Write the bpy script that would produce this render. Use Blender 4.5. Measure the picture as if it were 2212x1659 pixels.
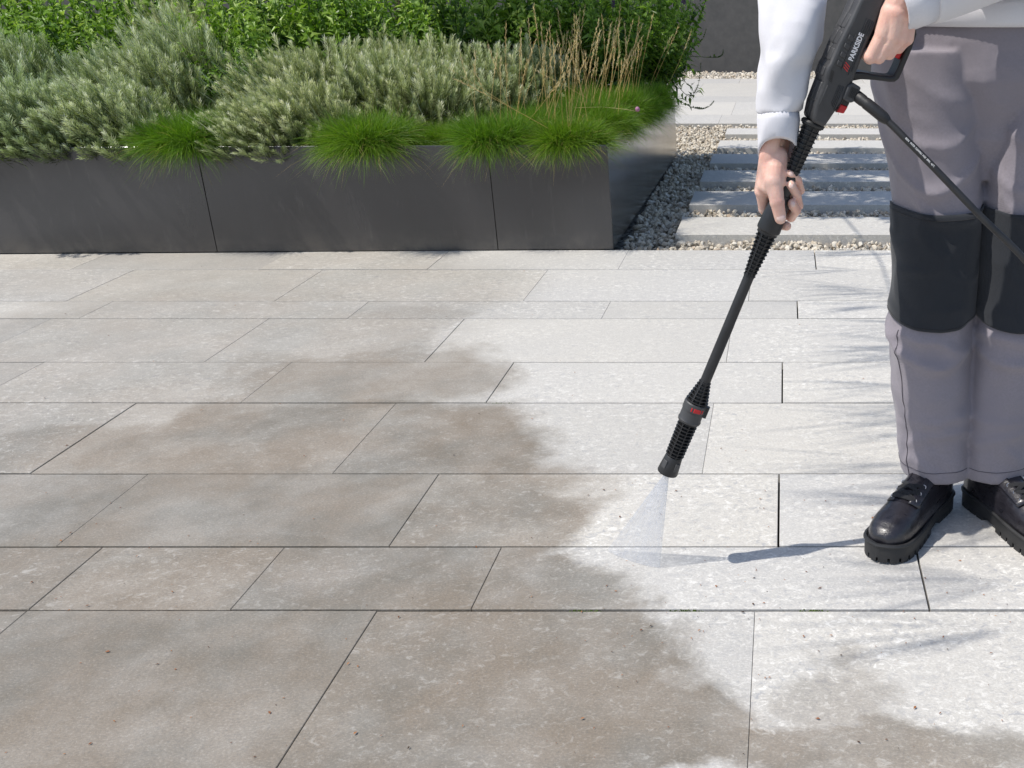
import bpy, bmesh, math, random
import numpy as np
from mathutils import Vector, Matrix, Quaternion
from mathutils import noise as mnoise

random.seed(7)
rng = np.random.default_rng(11)
sc = bpy.context.scene
for o in list(bpy.data.objects):
    bpy.data.objects.remove(o)

# ------------------------------------------------------------------ camera, sky, sun, exposure
CAM_H = 1.05
PITCH = math.radians(21.55)
FPX = 2240.0            # focal length in units of a 2212 px wide picture
PPX, PPY = 1695.0, 829.5  # principal point (the frame is an off-centre crop, so the lens is shifted)
cd = bpy.data.cameras.new('camera')
cam = bpy.data.objects.new('camera', cd)
sc.collection.objects.link(cam)
cam.location = (0, 0, CAM_H)
cam.rotation_euler = (math.radians(90) - PITCH, 0, 0)
cd.sensor_fit = 'HORIZONTAL'
cd.sensor_width = 36.0
cd.lens = 36.0 * FPX / 2212.0
cd.shift_x = -(PPX - 1106.0) / 2212.0
cd.clip_start = 0.05
cd.clip_end = 800
sc.camera = cam

SUN = Vector((-0.55, -0.24, 1.0)).normalized()      # towards the sun
world = bpy.data.worlds.new('World')
sc.world = world
world.use_nodes = True
wn = world.node_tree
for n in list(wn.nodes):
    wn.nodes.remove(n)
sky = wn.nodes.new('ShaderNodeTexSky')
sky.sky_type = 'NISHITA'
sky.sun_disc = False
sky.sun_elevation = math.asin(SUN.z)
sky.sun_rotation = math.atan2(SUN.x, SUN.y)
sky.air_density = 1.0
sky.dust_density = 1.2
bg = wn.nodes.new('ShaderNodeBackground')
bg.inputs['Strength'].default_value = 0.13
wo = wn.nodes.new('ShaderNodeOutputWorld')
wn.links.new(sky.outputs[0], bg.inputs[0])
wn.links.new(bg.outputs[0], wo.inputs[0])

sl = bpy.data.lights.new('sun', 'SUN')
sl.energy = 3.6
sl.angle = math.radians(0.53)
sl.color = (1.0, 0.955, 0.89)
sun = bpy.data.objects.new('sun', sl)
sc.collection.objects.link(sun)
sun.location = SUN * 30
sun.rotation_euler = (-SUN).to_track_quat('-Z', 'Y').to_euler()

sc.view_settings.view_transform = 'Standard'
sc.view_settings.look = 'None'
sc.view_settings.exposure = 0.25
sc.view_settings.gamma = 1.0
sc.view_settings.use_curve_mapping = False
sc.cycles.use_denoising = True
sc.cycles.max_bounces = 8
sc.cycles.transparent_max_bounces = 12

# ------------------------------------------------------------------ helpers
FWD = Vector((0, math.cos(PITCH), -math.sin(PITCH)))
UPV = Vector((0, math.sin(PITCH), math.cos(PITCH)))
COL = sc.collection


def at(x, y, Y):
    """a point at distance Y in front of the viewpoint, seen in direction (x, y)"""
    a = (x - PPX) / FPX
    b = -(y - PPY) / FPX
    d = FWD + b * UPV + Vector((a, 0, 0))
    return Vector((0, 0, CAM_H)) + d * (Y / d.y)


def gnd(x, y, z=0.0):
    a = (x - PPX) / FPX
    b = -(y - PPY) / FPX
    d = FWD + b * UPV + Vector((a, 0, 0))
    return Vector((0, 0, CAM_H)) + d * ((z - CAM_H) / d.z)


def src(x, y, Y):
    return at(x * 2212 / 3000, y * 2212 / 3000, Y)


def link(o, parent=None, loc=None):
    COL.objects.link(o)
    if parent is not None:
        o.parent = parent
        if loc is not None:
            o.matrix_parent_inverse = Matrix.Translation(-Vector(loc))
    return o


def tag(o, label, cat, group=None, kind=None):
    if label: o['label'] = label
    if cat: o['category'] = cat
    if group: o['group'] = group
    if kind: o['kind'] = kind
    return o


def empty(name, loc=(0, 0, 0)):
    o = bpy.data.objects.new(name, None)
    o.location = loc
    o.empty_display_size = 0.1
    COL.objects.link(o)
    return o


def npmesh(name, V, F, mat, smooth=True, attr=None):
    """V (n,3); F list of arrays (each m x k)"""
    me = bpy.data.meshes.new(name)
    V = np.asarray(V, dtype=np.float32)
    if not isinstance(F, list):
        F = [F]
    F = [np.asarray(f, dtype=np.int32) for f in F if len(f)]
    nl = sum(f.size for f in F)
    npol = sum(f.shape[0] for f in F)
    me.vertices.add(len(V))
    me.vertices.foreach_set('co', V.ravel())
    me.loops.add(nl)
    me.loops.foreach_set('vertex_index', np.concatenate([f.ravel() for f in F]))
    me.polygons.add(npol)
    tot = np.concatenate([np.full(f.shape[0], f.shape[1], np.int32) for f in F])
    start = np.concatenate([[0], np.cumsum(tot)[:-1]]).astype(np.int32)
    me.polygons.foreach_set('loop_start', start)
    me.polygons.foreach_set('loop_total', tot)
    me.update(calc_edges=True)
    me.validate()
    me.polygons.foreach_set('use_smooth', np.full(len(me.polygons), smooth, dtype=bool))
    if attr is not None:
        a = me.attributes.new('tint', 'FLOAT', 'POINT')
        a.data.foreach_set('value', np.asarray(attr, dtype=np.float32))
    if mat is not None:
        me.materials.append(mat)
    return me


class MB:
    """collects shapes for ONE mesh"""
    def __init__(self):
        self.v = []
        self.f = []

    def add(self, V, F):
        o = len(self.v)
        self.v.extend([tuple(p) for p in V])
        self.f.extend([tuple(i + o for i in f) for f in F])

    def loft(self, rings, cap0=True, cap1=True, closed=True):
        n = len(rings[0])
        V = [p for r in rings for p in r]
        F = []
        for i in range(len(rings) - 1):
            for j in range(n if closed else n - 1):
                k = (j + 1) % n
                F.append((i * n + j, i * n + k, (i + 1) * n + k, (i + 1) * n + j))
        if cap0: F.append(tuple(range(n - 1, -1, -1)))
        if cap1: F.append(tuple((len(rings) - 1) * n + j for j in range(n)))
        self.add(V, F)

    def tube(self, path, rad, n=12, caps=True, flat=1.0):
        path = [Vector(p) for p in path]
        if not hasattr(rad, '__len__'): rad = [rad] * len(path)
        rings = []
        ref = None
        for i, p in enumerate(path):
            d = (path[min(i + 1, len(path) - 1)] - path[max(i - 1, 0)]).normalized()
            if ref is None:
                ref = d.orthogonal().normalized()
            ref = (ref - d * ref.dot(d)).normalized()
            b = d.cross(ref)
            rings.append([p + rad[i] * (math.cos(2 * math.pi * j / n) * ref + flat * math.sin(2 * math.pi * j / n) * b) for j in range(n)])
        self.loft(rings, caps, caps)

    def capsule(self, p0, p1, r0, r1, n=14):
        p0, p1 = Vector(p0), Vector(p1)
        d = (p1 - p0)
        if d.length < 1e-6: d = Vector((0, 0, 1e-4))
        dn = d.normalized()
        path, rad = [], []
        for k in range(6):
            a = math.radians(90 * k / 5.0)
            path.append(p0 - dn * r0 * math.cos(a)); rad.append(max(r0 * math.sin(a), 1e-4))
        for k in range(6):
            a = math.radians(90 * k / 5.0)
            path.append(p1 + dn * r1 * math.sin(a)); rad.append(max(r1 * math.cos(a), 1e-4))
        ref = dn.orthogonal().normalized(); b = dn.cross(ref)
        rings = [[p + r * (math.cos(2 * math.pi * j / n) * ref + math.sin(2 * math.pi * j / n) * b) for j in range(n)] for p, r in zip(path, rad)]
        self.loft(rings)

    def ellipsoid(self, c, rx, ry, rz, M=None, nu=16, nv=10):
        rings = []
        M = M or Matrix.Identity(3)
        for i in range(nv + 1):
            a = math.pi * (i + 0.02) / (nv + 0.04)
            rings.append([Vector(c) + M @ Vector((rx * math.sin(a) * math.cos(2 * math.pi * j / nu), ry * math.sin(a) * math.sin(2 * math.pi * j / nu), -rz * math.cos(a))) for j in range(nu)])
        self.loft(rings)

    def box(self, c, sx, sy, sz, M=None):
        M = M or Matrix.Identity(3)
        c = Vector(c)
        V = [c + M @ Vector((x * sx / 2, y * sy / 2, z * sz / 2)) for z in (-1, 1) for y in (-1, 1) for x in (-1, 1)]
        self.add(V, [(0, 2, 3, 1), (4, 5, 7, 6), (0, 1, 5, 4), (2, 6, 7, 3), (0, 4, 6, 2), (1, 3, 7, 5)])

    def prism(self, poly, off):
        """polygon of 3-D points extruded by vector off"""
        n = len(poly)
        off = Vector(off)
        V = [Vector(p) for p in poly] + [Vector(p) + off for p in poly]
        F = [tuple(range(n - 1, -1, -1)), tuple(range(n, 2 * n))]
        for i in range(n):
            k = (i + 1) % n
            F.append((i, k, n + k, n + i))
        self.add(V, F)

    def mesh(self, name, mat, smooth=True):
        me = bpy.data.meshes.new(name)
        me.from_pydata([tuple(p) for p in self.v], [], self.f)
        me.update()
        bm = bmesh.new(); bm.from_mesh(me)
        bmesh.ops.recalc_face_normals(bm, faces=bm.faces)
        bm.to_mesh(me); bm.free()
        me.polygons.foreach_set('use_smooth', np.full(len(me.polygons), smooth, dtype=bool))
        if mat is not None: me.materials.append(mat)
        return me

    def build(self, name, mat, parent=None, loc=None, smooth=True, bevel=0.0, seg=2, angle=35):
        o = bpy.data.objects.new(name, self.mesh(name, mat, smooth))
        if bevel > 0:
            m = o.modifiers.new('bevel', 'BEVEL')
            m.width = bevel; m.segments = seg; m.limit_method = 'ANGLE'; m.angle_limit = math.radians(angle)
        if smooth:
            autosmooth(o.data, angle)
        return link(o, parent, loc)


def autosmooth(me, deg):
    try:
        me.set_sharp_from_angle(angle=math.radians(deg))
    except Exception:
        pass


def remesh(mb, voxel, it=4, fac=0.5):
    """voxel union of everything collected in mb -> one continuous surface"""
    o = bpy.data.objects.new('tmp', mb.mesh('tmp', None))
    COL.objects.link(o)
    m = o.modifiers.new('r', 'REMESH'); m.mode = 'VOXEL'; m.voxel_size = voxel; m.use_smooth_shade = True
    if it:
        s = o.modifiers.new('s', 'SMOOTH'); s.factor = fac; s.iterations = it
    dg = bpy.context.evaluated_depsgraph_get()
    dg.update()
    me = bpy.data.meshes.new_from_object(o.evaluated_get(dg))
    old = o.data
    bpy.data.objects.remove(o); bpy.data.meshes.remove(old)
    me.polygons.foreach_set('use_smooth', np.ones(len(me.polygons), dtype=bool))
    return me


def shared(name, me, parent=None, loc=(0, 0, 0), rot=(0, 0, 0), scale=(1, 1, 1)):
    o = bpy.data.objects.new(name, me)
    o.location = loc; o.rotation_euler = rot; o.scale = scale
    COL.objects.link(o)
    if parent is not None: o.parent = parent
    return o


# ------------------------------------------------------------------ materials
class NT:
    def __init__(self, name):
        self.m = bpy.data.materials.new(name)
        self.m.use_nodes = True
        self.t = self.m.node_tree
        for n in list(self.t.nodes): self.t.nodes.remove(n)
        self.out = self.n('ShaderNodeOutputMaterial')

    def n(self, typ, **kw):
        nd = self.t.nodes.new(typ)
        for k, v in kw.items(): setattr(nd, k, v)
        return nd

    def set(self, sock, v):
        if isinstance(v, bpy.types.NodeSocket): self.t.links.new(v, sock)
        elif isinstance(v, (tuple, list)) and len(v) == 3 and sock.type == 'RGBA': sock.default_value = (*v, 1)
        else: sock.default_value = v

    def math(self, op, a, b=None, c=None, clamp=False):
        nd = self.n('ShaderNodeMath', operation=op); nd.use_clamp = clamp
        self.set(nd.inputs[0], a)
        if b is not None: self.set(nd.inputs[1], b)
        if c is not None: self.set(nd.inputs[2], c)
        return nd.outputs[0]

    def vmath(self, op, a, b=None):
        nd = self.n('ShaderNodeVectorMath', operation=op)
        self.set(nd.inputs[0], a)
        if b is not None: self.set(nd.inputs[1], b)
        return nd.outputs['Value'] if op in ('LENGTH', 'DOT_PRODUCT', 'DISTANCE') else nd.outputs[0]

    def noise(self, vec, scale, detail=4, rough=0.55, dist=0.0, color=False):
        nd = self.n('ShaderNodeTexNoise')
        if vec is not None: self.set(nd.inputs['Vector'], vec)
        nd.inputs['Scale'].default_value = scale; nd.inputs['Detail'].default_value = detail
        nd.inputs['Roughness'].default_value = rough; nd.inputs['Distortion'].default_value = dist
        return nd.outputs['Color' if color else 'Fac']

    def map(self, v, a, b, c=0.0, d=1.0, smooth=False):
        nd = self.n('ShaderNodeMapRange'); nd.clamp = True
        if smooth: nd.interpolation_type = 'SMOOTHSTEP'
        self.set(nd.inputs['Value'], v)
        for k, x in zip(('From Min', 'From Max', 'To Min', 'To Max'), (a, b, c, d)): self.set(nd.inputs[k], x)
        return nd.outputs[0]

    def mix(self, f, a, b, blend='MIX'):
        nd = self.n('ShaderNodeMix', data_type='RGBA', blend_type=blend)
        nd.clamp_factor = True
        self.set(nd.inputs[0], f); self.set(nd.inputs[6], a); self.set(nd.inputs[7], b)
        return nd.outputs[2]

    def ramp(self, f, stops):
        nd = self.n('ShaderNodeValToRGB')
        cr = nd.color_ramp
        while len(cr.elements) < len(stops): cr.elements.new(0.5)
        for e, (p, c) in zip(cr.elements, stops):
            e.position = p; e.color = (*c, 1)
        self.set(nd.inputs[0], f)
        return nd.outputs[0]

    def pos(self): return self.n('ShaderNodeNewGeometry').outputs['Position']
    def obj(self): return self.n('ShaderNodeTexCoord').outputs['Object']
    def rnd(self): return self.n('ShaderNodeObjectInfo').outputs['Random']
    def attr(self, name): return self.n('ShaderNodeAttribute', attribute_name=name).outputs['Fac']

    def bump(self, h, strength=0.3, dist=0.01):
        nd = self.n('ShaderNodeBump')
        nd.inputs['Strength'].default_value = strength; nd.inputs['Distance'].default_value = dist
        self.set(nd.inputs['Height'], h)
        return nd.outputs[0]

    def pbr(self, color, rough=0.5, normal=None, **kw):
        b = self.n('ShaderNodeBsdfPrincipled')
        self.set(b.inputs['Base Color'], color); self.set(b.inputs['Roughness'], rough)
        if normal is not None: self.set(b.inputs['Normal'], normal)
        for k, v in kw.items(): self.set(b.inputs[k.replace('_', ' ')], v)
        self.t.links.new(b.outputs[0], self.out.inputs['Surface'])
        return self.m


def plastic(name, c, rough=0.38, grain=0.25):
    t = NT(name); p = t.obj()
    n1 = t.noise(p, 1500, 2); n2 = t.noise(p, 30, 4)
    col = t.mix(t.map(n2, 0.35, 0.75), tuple(x * 0.85 for x in c), tuple(min(1, x * 1.25) for x in c))
    return t.pbr(col, t.map(n2, 0.3, 0.7, rough - 0.07, rough + 0.08), t.bump(n1, grain, 0.0006))


def fabric(name, c, scale=900, rough=0.9, var=0.12, weave=1.0):
    t = NT(name); p = t.obj()
    w1 = t.n('ShaderNodeTexWave', wave_type='BANDS', bands_direction='DIAGONAL'); t.set(w1.inputs['Vector'], p)
    w1.inputs['Scale'].default_value = scale / 6; w1.inputs['Distortion'].default_value = 0.6
    n1 = t.noise(p, scale, 2); n2 = t.noise(p, 9, 5)
    col = t.mix(t.map(n2, 0.3, 0.7), tuple(x * (1 - var) for x in c), tuple(x * (1 + var) for x in c))
    col = t.mix(t.map(n1, 0.35, 0.65, 0, 0.2), col, tuple(x * 0.7 for x in c))
    n3 = t.noise(p, 240, 3, 0.6)
    col = t.mix(t.map(n3, 0.35, 0.65, 0, 0.55), tuple(x * (1 - var * 1.3) for x in c), col)
    h = t.math('ADD', t.math('MULTIPLY', w1.outputs['Fac'], weave), t.math('MULTIPLY', n1, 0.8))
    return t.pbr(col, rough, t.bump(h, 0.25, 0.0007), Sheen_Weight=0.15)


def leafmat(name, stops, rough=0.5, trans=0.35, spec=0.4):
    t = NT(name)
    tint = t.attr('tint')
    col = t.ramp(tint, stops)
    n = t.noise(t.obj(), 25, 2)
    col = t.mix(t.map(n, 0.3, 0.7, 0, 0.3), col, t.mix(0.5, col, (0.02, 0.03, 0.01)))
    rn = t.rnd()
    col = t.mix(t.map(rn, 0, 1, 0.0, 0.40), col, t.mix(1.0, col, (1.45, 1.12, 0.9), 'MULTIPLY'))
    b = t.n('ShaderNodeBsdfPrincipled')
    t.set(b.inputs['Base Color'], col); t.set(b.inputs['Roughness'], rough); b.inputs['Specular IOR Level'].default_value = spec
    tr = t.n('ShaderNodeBsdfTranslucent')
    t.set(tr.inputs['Color'], t.mix(1.0, col, (1.15, 1.25, 0.6), 'MULTIPLY'))
    mx = t.n('ShaderNodeMixShader'); mx.inputs[0].default_value = trans
    t.t.links.new(b.outputs[0], mx.inputs[1]); t.t.links.new(tr.outputs[0], mx.inputs[2])
    t.t.links.new(mx.outputs[0], t.out.inputs['Surface'])
    return t.m


def stone_common(t):
    """flamed stone: every slab has its own tone, its own share of pale crust and its own grain direction"""
    p = t.pos()
    r = t.rnd()
    r2 = t.math('FRACT', t.math('MULTIPLY', r, 13.37)); r3 = t.math('FRACT', t.math('MULTIPLY', r, 71.13))
    off = t.n('ShaderNodeCombineXYZ')
    t.set(off.inputs[0], t.math('MULTIPLY', r, 37.0)); t.set(off.inputs[1], t.math('MULTIPLY', r, 91.0))
    q = t.vmath('ADD', p, off.outputs[0])
    qs = t.vmath('MULTIPLY', q, (0.85, 1.15, 1.0))
    n1 = t.noise(qs, 62, 6, 0.70, 0.9)
    n2 = t.noise(qs, 230, 4, 0.62, 0.3)
    n3 = t.noise(qs, 3.0, 4, 0.55)
    cool = t.mix(r2, (0.480, 0.466, 0.438), (0.530, 0.505, 0.455))
    base = t.mix(t.map(n3, 0.35, 0.68, 0.0, 0.6), cool, t.mix(1.0, cool, (1.10, 1.09, 1.06), 'MULTIPLY'))
    amp = t.map(r3, 0, 1, 0.30, 0.95)
    patch = t.map(t.noise(qs, 6.0, 4, 0.6), 0.36, 0.60, 0.30, 1.0)
    amp = t.math('MULTIPLY', amp, patch)
    base = t.mix(t.math('MULTIPLY', t.map(n1, 0.53, 0.63), amp), base, (0.76, 0.74, 0.69))
    base = t.mix(t.math('MULTIPLY', t.map(n1, 0.47, 0.36), amp), base, (0.355, 0.355, 0.36))
    base = t.mix(t.map(n2, 0.54, 0.70, 0, 0.50), base, (0.33, 0.325, 0.32))
    base = t.mix(t.map(n2, 0.46, 0.32, 0, 0.50), base, (0.72, 0.705, 0.67))
    n4 = t.noise(qs, 190, 2, 0.5)
    n5 = t.noise(qs, 8, 2, 0.5)
    sp = t.math('MULTIPLY', t.map(n4, 0.69, 0.75), t.map(n5, 0.48, 0.60))
    base = t.mix(t.math('MULTIPLY', sp, 0.7), base, (0.45, 0.25, 0.11))
    val = t.map(r, 0, 1, 0.92, 1.05)
    vv = t.n('ShaderNodeCombineXYZ')
    for i in range(3): t.set(vv.inputs[i], val)
    base = t.mix(1.0, base, vv.outputs[0], 'MULTIPLY')
    h = t.math('ADD', t.math('MULTIPLY', n1, 0.6), t.math('MULTIPLY', n2, 0.5))
    return p, base, h, n1, n2, r2, r3


# soft-edged areas of grime on the terrace, the washed part is clean: (x, y, rx, ry, strength)
GRIME = [(250, 1470, 680, 280, 1.0), (900, 1500, 520, 240, 1.0), (1300, 1530, 330, 170, 1.0), (1080, 1310, 290, 120, 1.0),
         (600, 1270, 700, 170, 0.98), (1080, 1120, 200, 105, 0.95), (450, 1120, 640, 130, 0.92), (1000, 960, 190, 100, 1.0),
         (640, 950, 360, 100, 0.95), (330, 985, 260, 75, 0.75), (700, 845, 270, 75, 0.85), (890, 815, 220, 75, 0.8),
         (560, 815, 130, 60, 0.7), (865, 715, 130, 75, 0.6), (255, 812, 130, 45, 0.65), (400, 690, 420, 130, 0.50), (300, 900, 440, 130, 0.62),
         (1900, 1600, 320, 110, 0.85), (1830, 1490, 160, 75, 0.5), (60, 1200, 260, 460, 0.95), (430, 590, 640, 70, 0.44), (720, 640, 420, 80, 0.42), (1220, 1370, 270, 110, 1.0), (1440, 1500, 170, 100, 1.0), (1180, 1230, 150, 80, 0.9),
         (330, 760, 640, 190, 0.58), (250, 1000, 480, 120, 0.85), (820, 1050, 420, 110, 0.95), (600, 1420, 500, 160, 1.0), (1480, 1640, 420, 110, 1.0), (1800, 1660, 420, 60, 0.85), (1000, 1420, 420, 130, 1.0)]


def slab_material(grime=True):
    t = NT('flamed stone with grime' if grime else 'flamed stone')
    p, base, h, n1, n2, r2, r3 = stone_common(t)
    rough = 0.62
    if grime:
        ds = t.noise(p, 2.2, 6, 0.62, 0.2, color=True)
        d2 = t.vmath('MULTIPLY', t.vmath('SUBTRACT', ds, (0.5, 0.5, 0.5)), (0.55, 0.60, 0))
        pp = t.vmath('ADD', t.vmath('MULTIPLY', p, (1, 1, 0)), d2)
        acc = None
        for (x, y, rx, ry, s) in GRIME:
            c = gnd(x, y)
            k = (c.y * math.cos(PITCH) + CAM_H * math.sin(PITCH)) / FPX
            rX = rx * k
            rY = abs(gnd(x, y - ry).y - gnd(x, min(y + ry, 1800)).y) / 2
            u = t.vmath('MULTIPLY', t.vmath('SUBTRACT', pp, (c.x, c.y, 0)), (1 / rX, 1 / rY, 0))
            dd = t.map(t.vmath('LENGTH', u), 1.24, 0.70, 0.0, s, smooth=True)
            acc = dd if acc is None else t.math('MAXIMUM', acc, dd)
        nv = t.noise(p, 4.5, 6, 0.62)
        nw = t.noise(p, 11, 5, 0.6)
        m = t.math('MULTIPLY', acc, t.math('MULTIPLY', t.map(nv, 0.34, 0.54, 0.80, 1.0), t.map(nw, 0.35, 0.6, 0.88, 1.0)))
        # the pale crust of the stone shows through the film here and there
        m = t.math('MULTIPLY', m, t.map(t.math('MULTIPLY', t.map(n1, 0.54, 0.66), t.map(r3, 0, 1, 0.15, 1.0)), 0, 1, 1.0, 0.72))
        brown = t.mix(r2, (0.215, 0.180, 0.138), (0.238, 0.195, 0.148))
        grey = t.mix(r2, (0.172, 0.158, 0.130), (0.185, 0.165, 0.134))
        dc = t.mix(t.map(t.noise(p, 3.4, 5, 0.6), 0.42, 0.62), brown, grey)
        dc = t.mix(t.map(n2, 0.50, 0.70, 0, 0.55), dc, (0.135, 0.128, 0.115))
        dc = t.mix(t.map(n2, 0.46, 0.32, 0, 0.35), dc, (0.36, 0.325, 0.28))
        col = t.mix(m, base, dc)
    else:
        col = base
    return t.pbr(col, rough, t.bump(h, 0.35, 0.004), Specular_IOR_Level=0.35)


M = {}
M['slab'] = slab_material(True)
M['slab_clean'] = slab_material(False)


def simple(name, c1, c2, scale, rough, bump=0.3, bdist=0.01, spec=0.5):
    t = NT(name); p = t.pos()
    n = t.noise(p, scale, 6, 0.6)
    return t.pbr(t.mix(t.map(n, 0.3, 0.7), c1, c2), rough, t.bump(n, bump, bdist), Specular_IOR_Level=spec)


M['bed'] = simple('dark joint sand', (0.035, 0.03, 0.025), (0.07, 0.06, 0.045), 60, 0.95)
M['soil'] = simple('dark soil', (0.018, 0.013, 0.009), (0.05, 0.035, 0.024), 45, 0.95, 0.8, 0.03)


def gravel_ground():
    t = NT('pale gravel bed'); p = t.pos()
    v = t.n('ShaderNodeTexVoronoi'); t.set(v.inputs['Vector'], p); v.inputs['Scale'].default_value = 42
    col = t.ramp(t.noise(p, 60, 3), [(0.3, (0.26, 0.23, 0.19)), (0.55, (0.42, 0.385, 0.32)), (0.75, (0.55, 0.51, 0.44))])
    col = t.mix(t.map(v.outputs['Distance'], 0.35, 0.75), col, (0.12, 0.105, 0.085))
    return t.pbr(col, 0.9, t.bump(t.math('SUBTRACT', 1.0, v.outputs['Distance']), 0.8, 0.02))


M['gravel_ground'] = gravel_ground()


def gravel_stone():
    t = NT('limestone chippings')
    col = t.ramp(t.attr('tint'), [(0.0, (0.25, 0.22, 0.18)), (0.12, (0.45, 0.385, 0.295)), (0.5, (0.62, 0.555, 0.445)), (0.85, (0.72, 0.67, 0.575)), (1.0, (0.44, 0.34, 0.24))])
    n = t.noise(t.pos(), 160, 3)
    col = t.mix(t.map(n, 0.4, 0.7, 0, 0.35), col, (0.33, 0.30, 0.26))
    return t.pbr(col, 0.85, t.bump(n, 0.3, 0.003))


M['gravel'] = gravel_stone()


def coated_metal():
    t = NT('anthracite coated metal'); p = t.pos()
    n1 = t.noise(t.vmath('MULTIPLY', p, (1, 1, 0.25)), 5, 5, 0.6)
    n2 = t.noise(p, 900, 2)
    n3 = t.noise(t.vmath('MULTIPLY', p, (6, 6, 1)), 6, 4)
    col = t.mix(t.map(n1, 0.3, 0.7), (0.028, 0.027, 0.028), (0.038, 0.036, 0.037))
    col = t.mix(t.map(n3, 0.62, 0.80, 0, 0.25), col, (0.12, 0.115, 0.105))
    # dust splashed up along the foot of the panels
    sep = t.n('ShaderNodeSeparateXYZ'); t.set(sep.inputs[0], p)
    low = t.math('MULTIPLY', t.map(sep.outputs[2], 0.0, 0.09, 1, 0), t.map(t.noise(p, 14, 5), 0.4, 0.7))
    col = t.mix(t.math('MULTIPLY', low, 0.35), col, (0.16, 0.14, 0.115))
    return t.pbr(col, t.map(n1, 0.3, 0.7, 0.20, 0.28), t.bump(n2, 0.04, 0.0005), Specular_IOR_Level=0.6, Coat_Weight=0.7, Coat_Roughness=0.16)


M['metal'] = coated_metal()
M['wall'] = simple('anthracite render', (0.085, 0.083, 0.08), (0.115, 0.11, 0.105), 12, 0.85, 0.2, 0.005)
M['bark'] = simple('grey brown bark', (0.07, 0.05, 0.035), (0.15, 0.115, 0.08), 35, 0.9, 0.6, 0.01)
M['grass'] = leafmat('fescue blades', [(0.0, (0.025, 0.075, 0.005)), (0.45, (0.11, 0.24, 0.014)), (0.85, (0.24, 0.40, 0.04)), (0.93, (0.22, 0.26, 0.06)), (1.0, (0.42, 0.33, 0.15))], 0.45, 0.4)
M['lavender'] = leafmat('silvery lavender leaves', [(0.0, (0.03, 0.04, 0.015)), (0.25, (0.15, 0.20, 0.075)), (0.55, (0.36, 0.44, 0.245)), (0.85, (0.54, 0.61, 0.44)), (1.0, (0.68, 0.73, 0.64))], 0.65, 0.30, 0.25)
M['salvia'] = leafmat('green salvia leaves', [(0.0, (0.018, 0.05, 0.008)), (0.4, (0.09, 0.19, 0.018)), (0.75, (0.23, 0.41, 0.045)), (1.0, (0.42, 0.57, 0.16))], 0.4, 0.35)
M['treeleaf'] = leafmat('tree leaves', [(0.0, (0.03, 0.07, 0.012)), (1.0, (0.07, 0.14, 0.03))], 0.5, 0.3)
M['straw'] = leafmat('dry straw stalks', [(0.0, (0.42, 0.29, 0.08)), (0.6, (0.62, 0.48, 0.20)), (1.0, (0.74, 0.64, 0.42))], 0.6, 0.15)
M['violet'] = leafmat('violet flower', [(0.0, (0.05, 0.02, 0.10)), (0.6, (0.10, 0.045, 0.20)), (1.0, (0.09, 0.05, 0.08))], 0.6, 0.2)
M['pink'] = leafmat('pink flower', [(0.0, (0.45, 0.18, 0.35)), (1.0, (0.6, 0.32, 0.5))], 0.6, 0.3)
# ================================================================== the setting
g = MB(); g.add([(-300, -60, -0.055), (300, -60, -0.055), (300, 600, -0.055), (-300, 600, -0.055)], [(0, 1, 2, 3)])
ground = g.build('ground', M['gravel_ground'], smooth=False)
ground['kind'] = 'structure'

# ---- terrace of long stone slabs in rows of three widths
ROWS_Y = [1181, 1023, 870, 782, 688, 650, 582, 540]
rowy = [gnd(1695, y).y for y in ROWS_Y]
Yb = {y: gnd(1695, y).y for y in (1318, 1181, 1023, 870, 782, 688, 650, 582, 540)}
ROWS = [  # (near line, far line, joints as seen along the far line)
    (582, 540, [250, 632, 972, 1358, 1759, 2110]),
    (650, 582, [290, 697, 1183, 1624, 2075]),
    (688, 650, [245, 797, 1319, 1722, 2110]),
    (782, 688, [110, 580, 1003, 1583, 2050]),
    (870, 782, [95, 630, 1110, 1690, 2160]),
    (1023, 870, [294, 855, 1542, 2150]),
    (1181, 1023, [320, 948, 1683, 2240]),
    (1318, 1181, [222, 615, 1084, 1978]),
]
patio = empty('terrace', (0, 0, 0))
patio['kind'] = 'structure'
b = MB(); b.add([(-7, -2.5, -0.024), (7, -2.5, -0.024), (7, Yb[540] - 0.004, -0.024), (-7, Yb[540] - 0.004, -0.024)], [(0, 1, 2, 3)])
b.build('joint_bed', M['bed'], patio, smooth=False)


def make_slab(x0, x1, y0, y1, parent, mat, name='slab', gap=0.0040, gy=0.0062, thick=0.035, top=0.0, chx=0.0):
    j = lambda a: random.uniform(-a, a)
    b = MB()
    g2 = gap / 2
    z = top + j(0.0008)
    c = 0.0009
    ga = (0.0011 if x0 < -0.05 else gap) / 2; gb = (0.0011 if x1 < -0.05 else gap) / 2
    X0, X1, Y0, Y1 = x0 + ga + j(0.0004), x1 - gb + j(0.0004), y0 + gy / 2 + j(0.0006), y1 - gy / 2 + j(0.0006)
    lo = [(X0, Y0, z - thick), (X1, Y0, z - thick), (X1, Y1, z - thick), (X0, Y1, z - thick)]
    mid = [(X0, Y0, z - c), (X1, Y0, z - c), (X1, Y1, z - c), (X0, Y1, z - c)]
    t_ = [(X0 + c, Y0 + c, z), (X1 - c, Y0 + c, z), (X1 - c, Y1 - c, z), (X0 + c, Y1 - c, z)]
    b.loft([lo, mid, t_])
    return b.build(name, mat, parent, smooth=False)


def slab_row(y0, y1, xs, parent, mat, lo=-5.0, hi=4.0, **kw):
    xs = sorted(xs)
    while xs[0] > lo: xs.insert(0, xs[0] - random.uniform(0.85, 1.35))
    while xs[-1] < hi: xs.append(xs[-1] + random.uniform(0.85, 1.35))
    for a, c in zip(xs[:-1], xs[1:]):
        make_slab(a, c, y0, y1, parent, mat, **kw)


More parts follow.
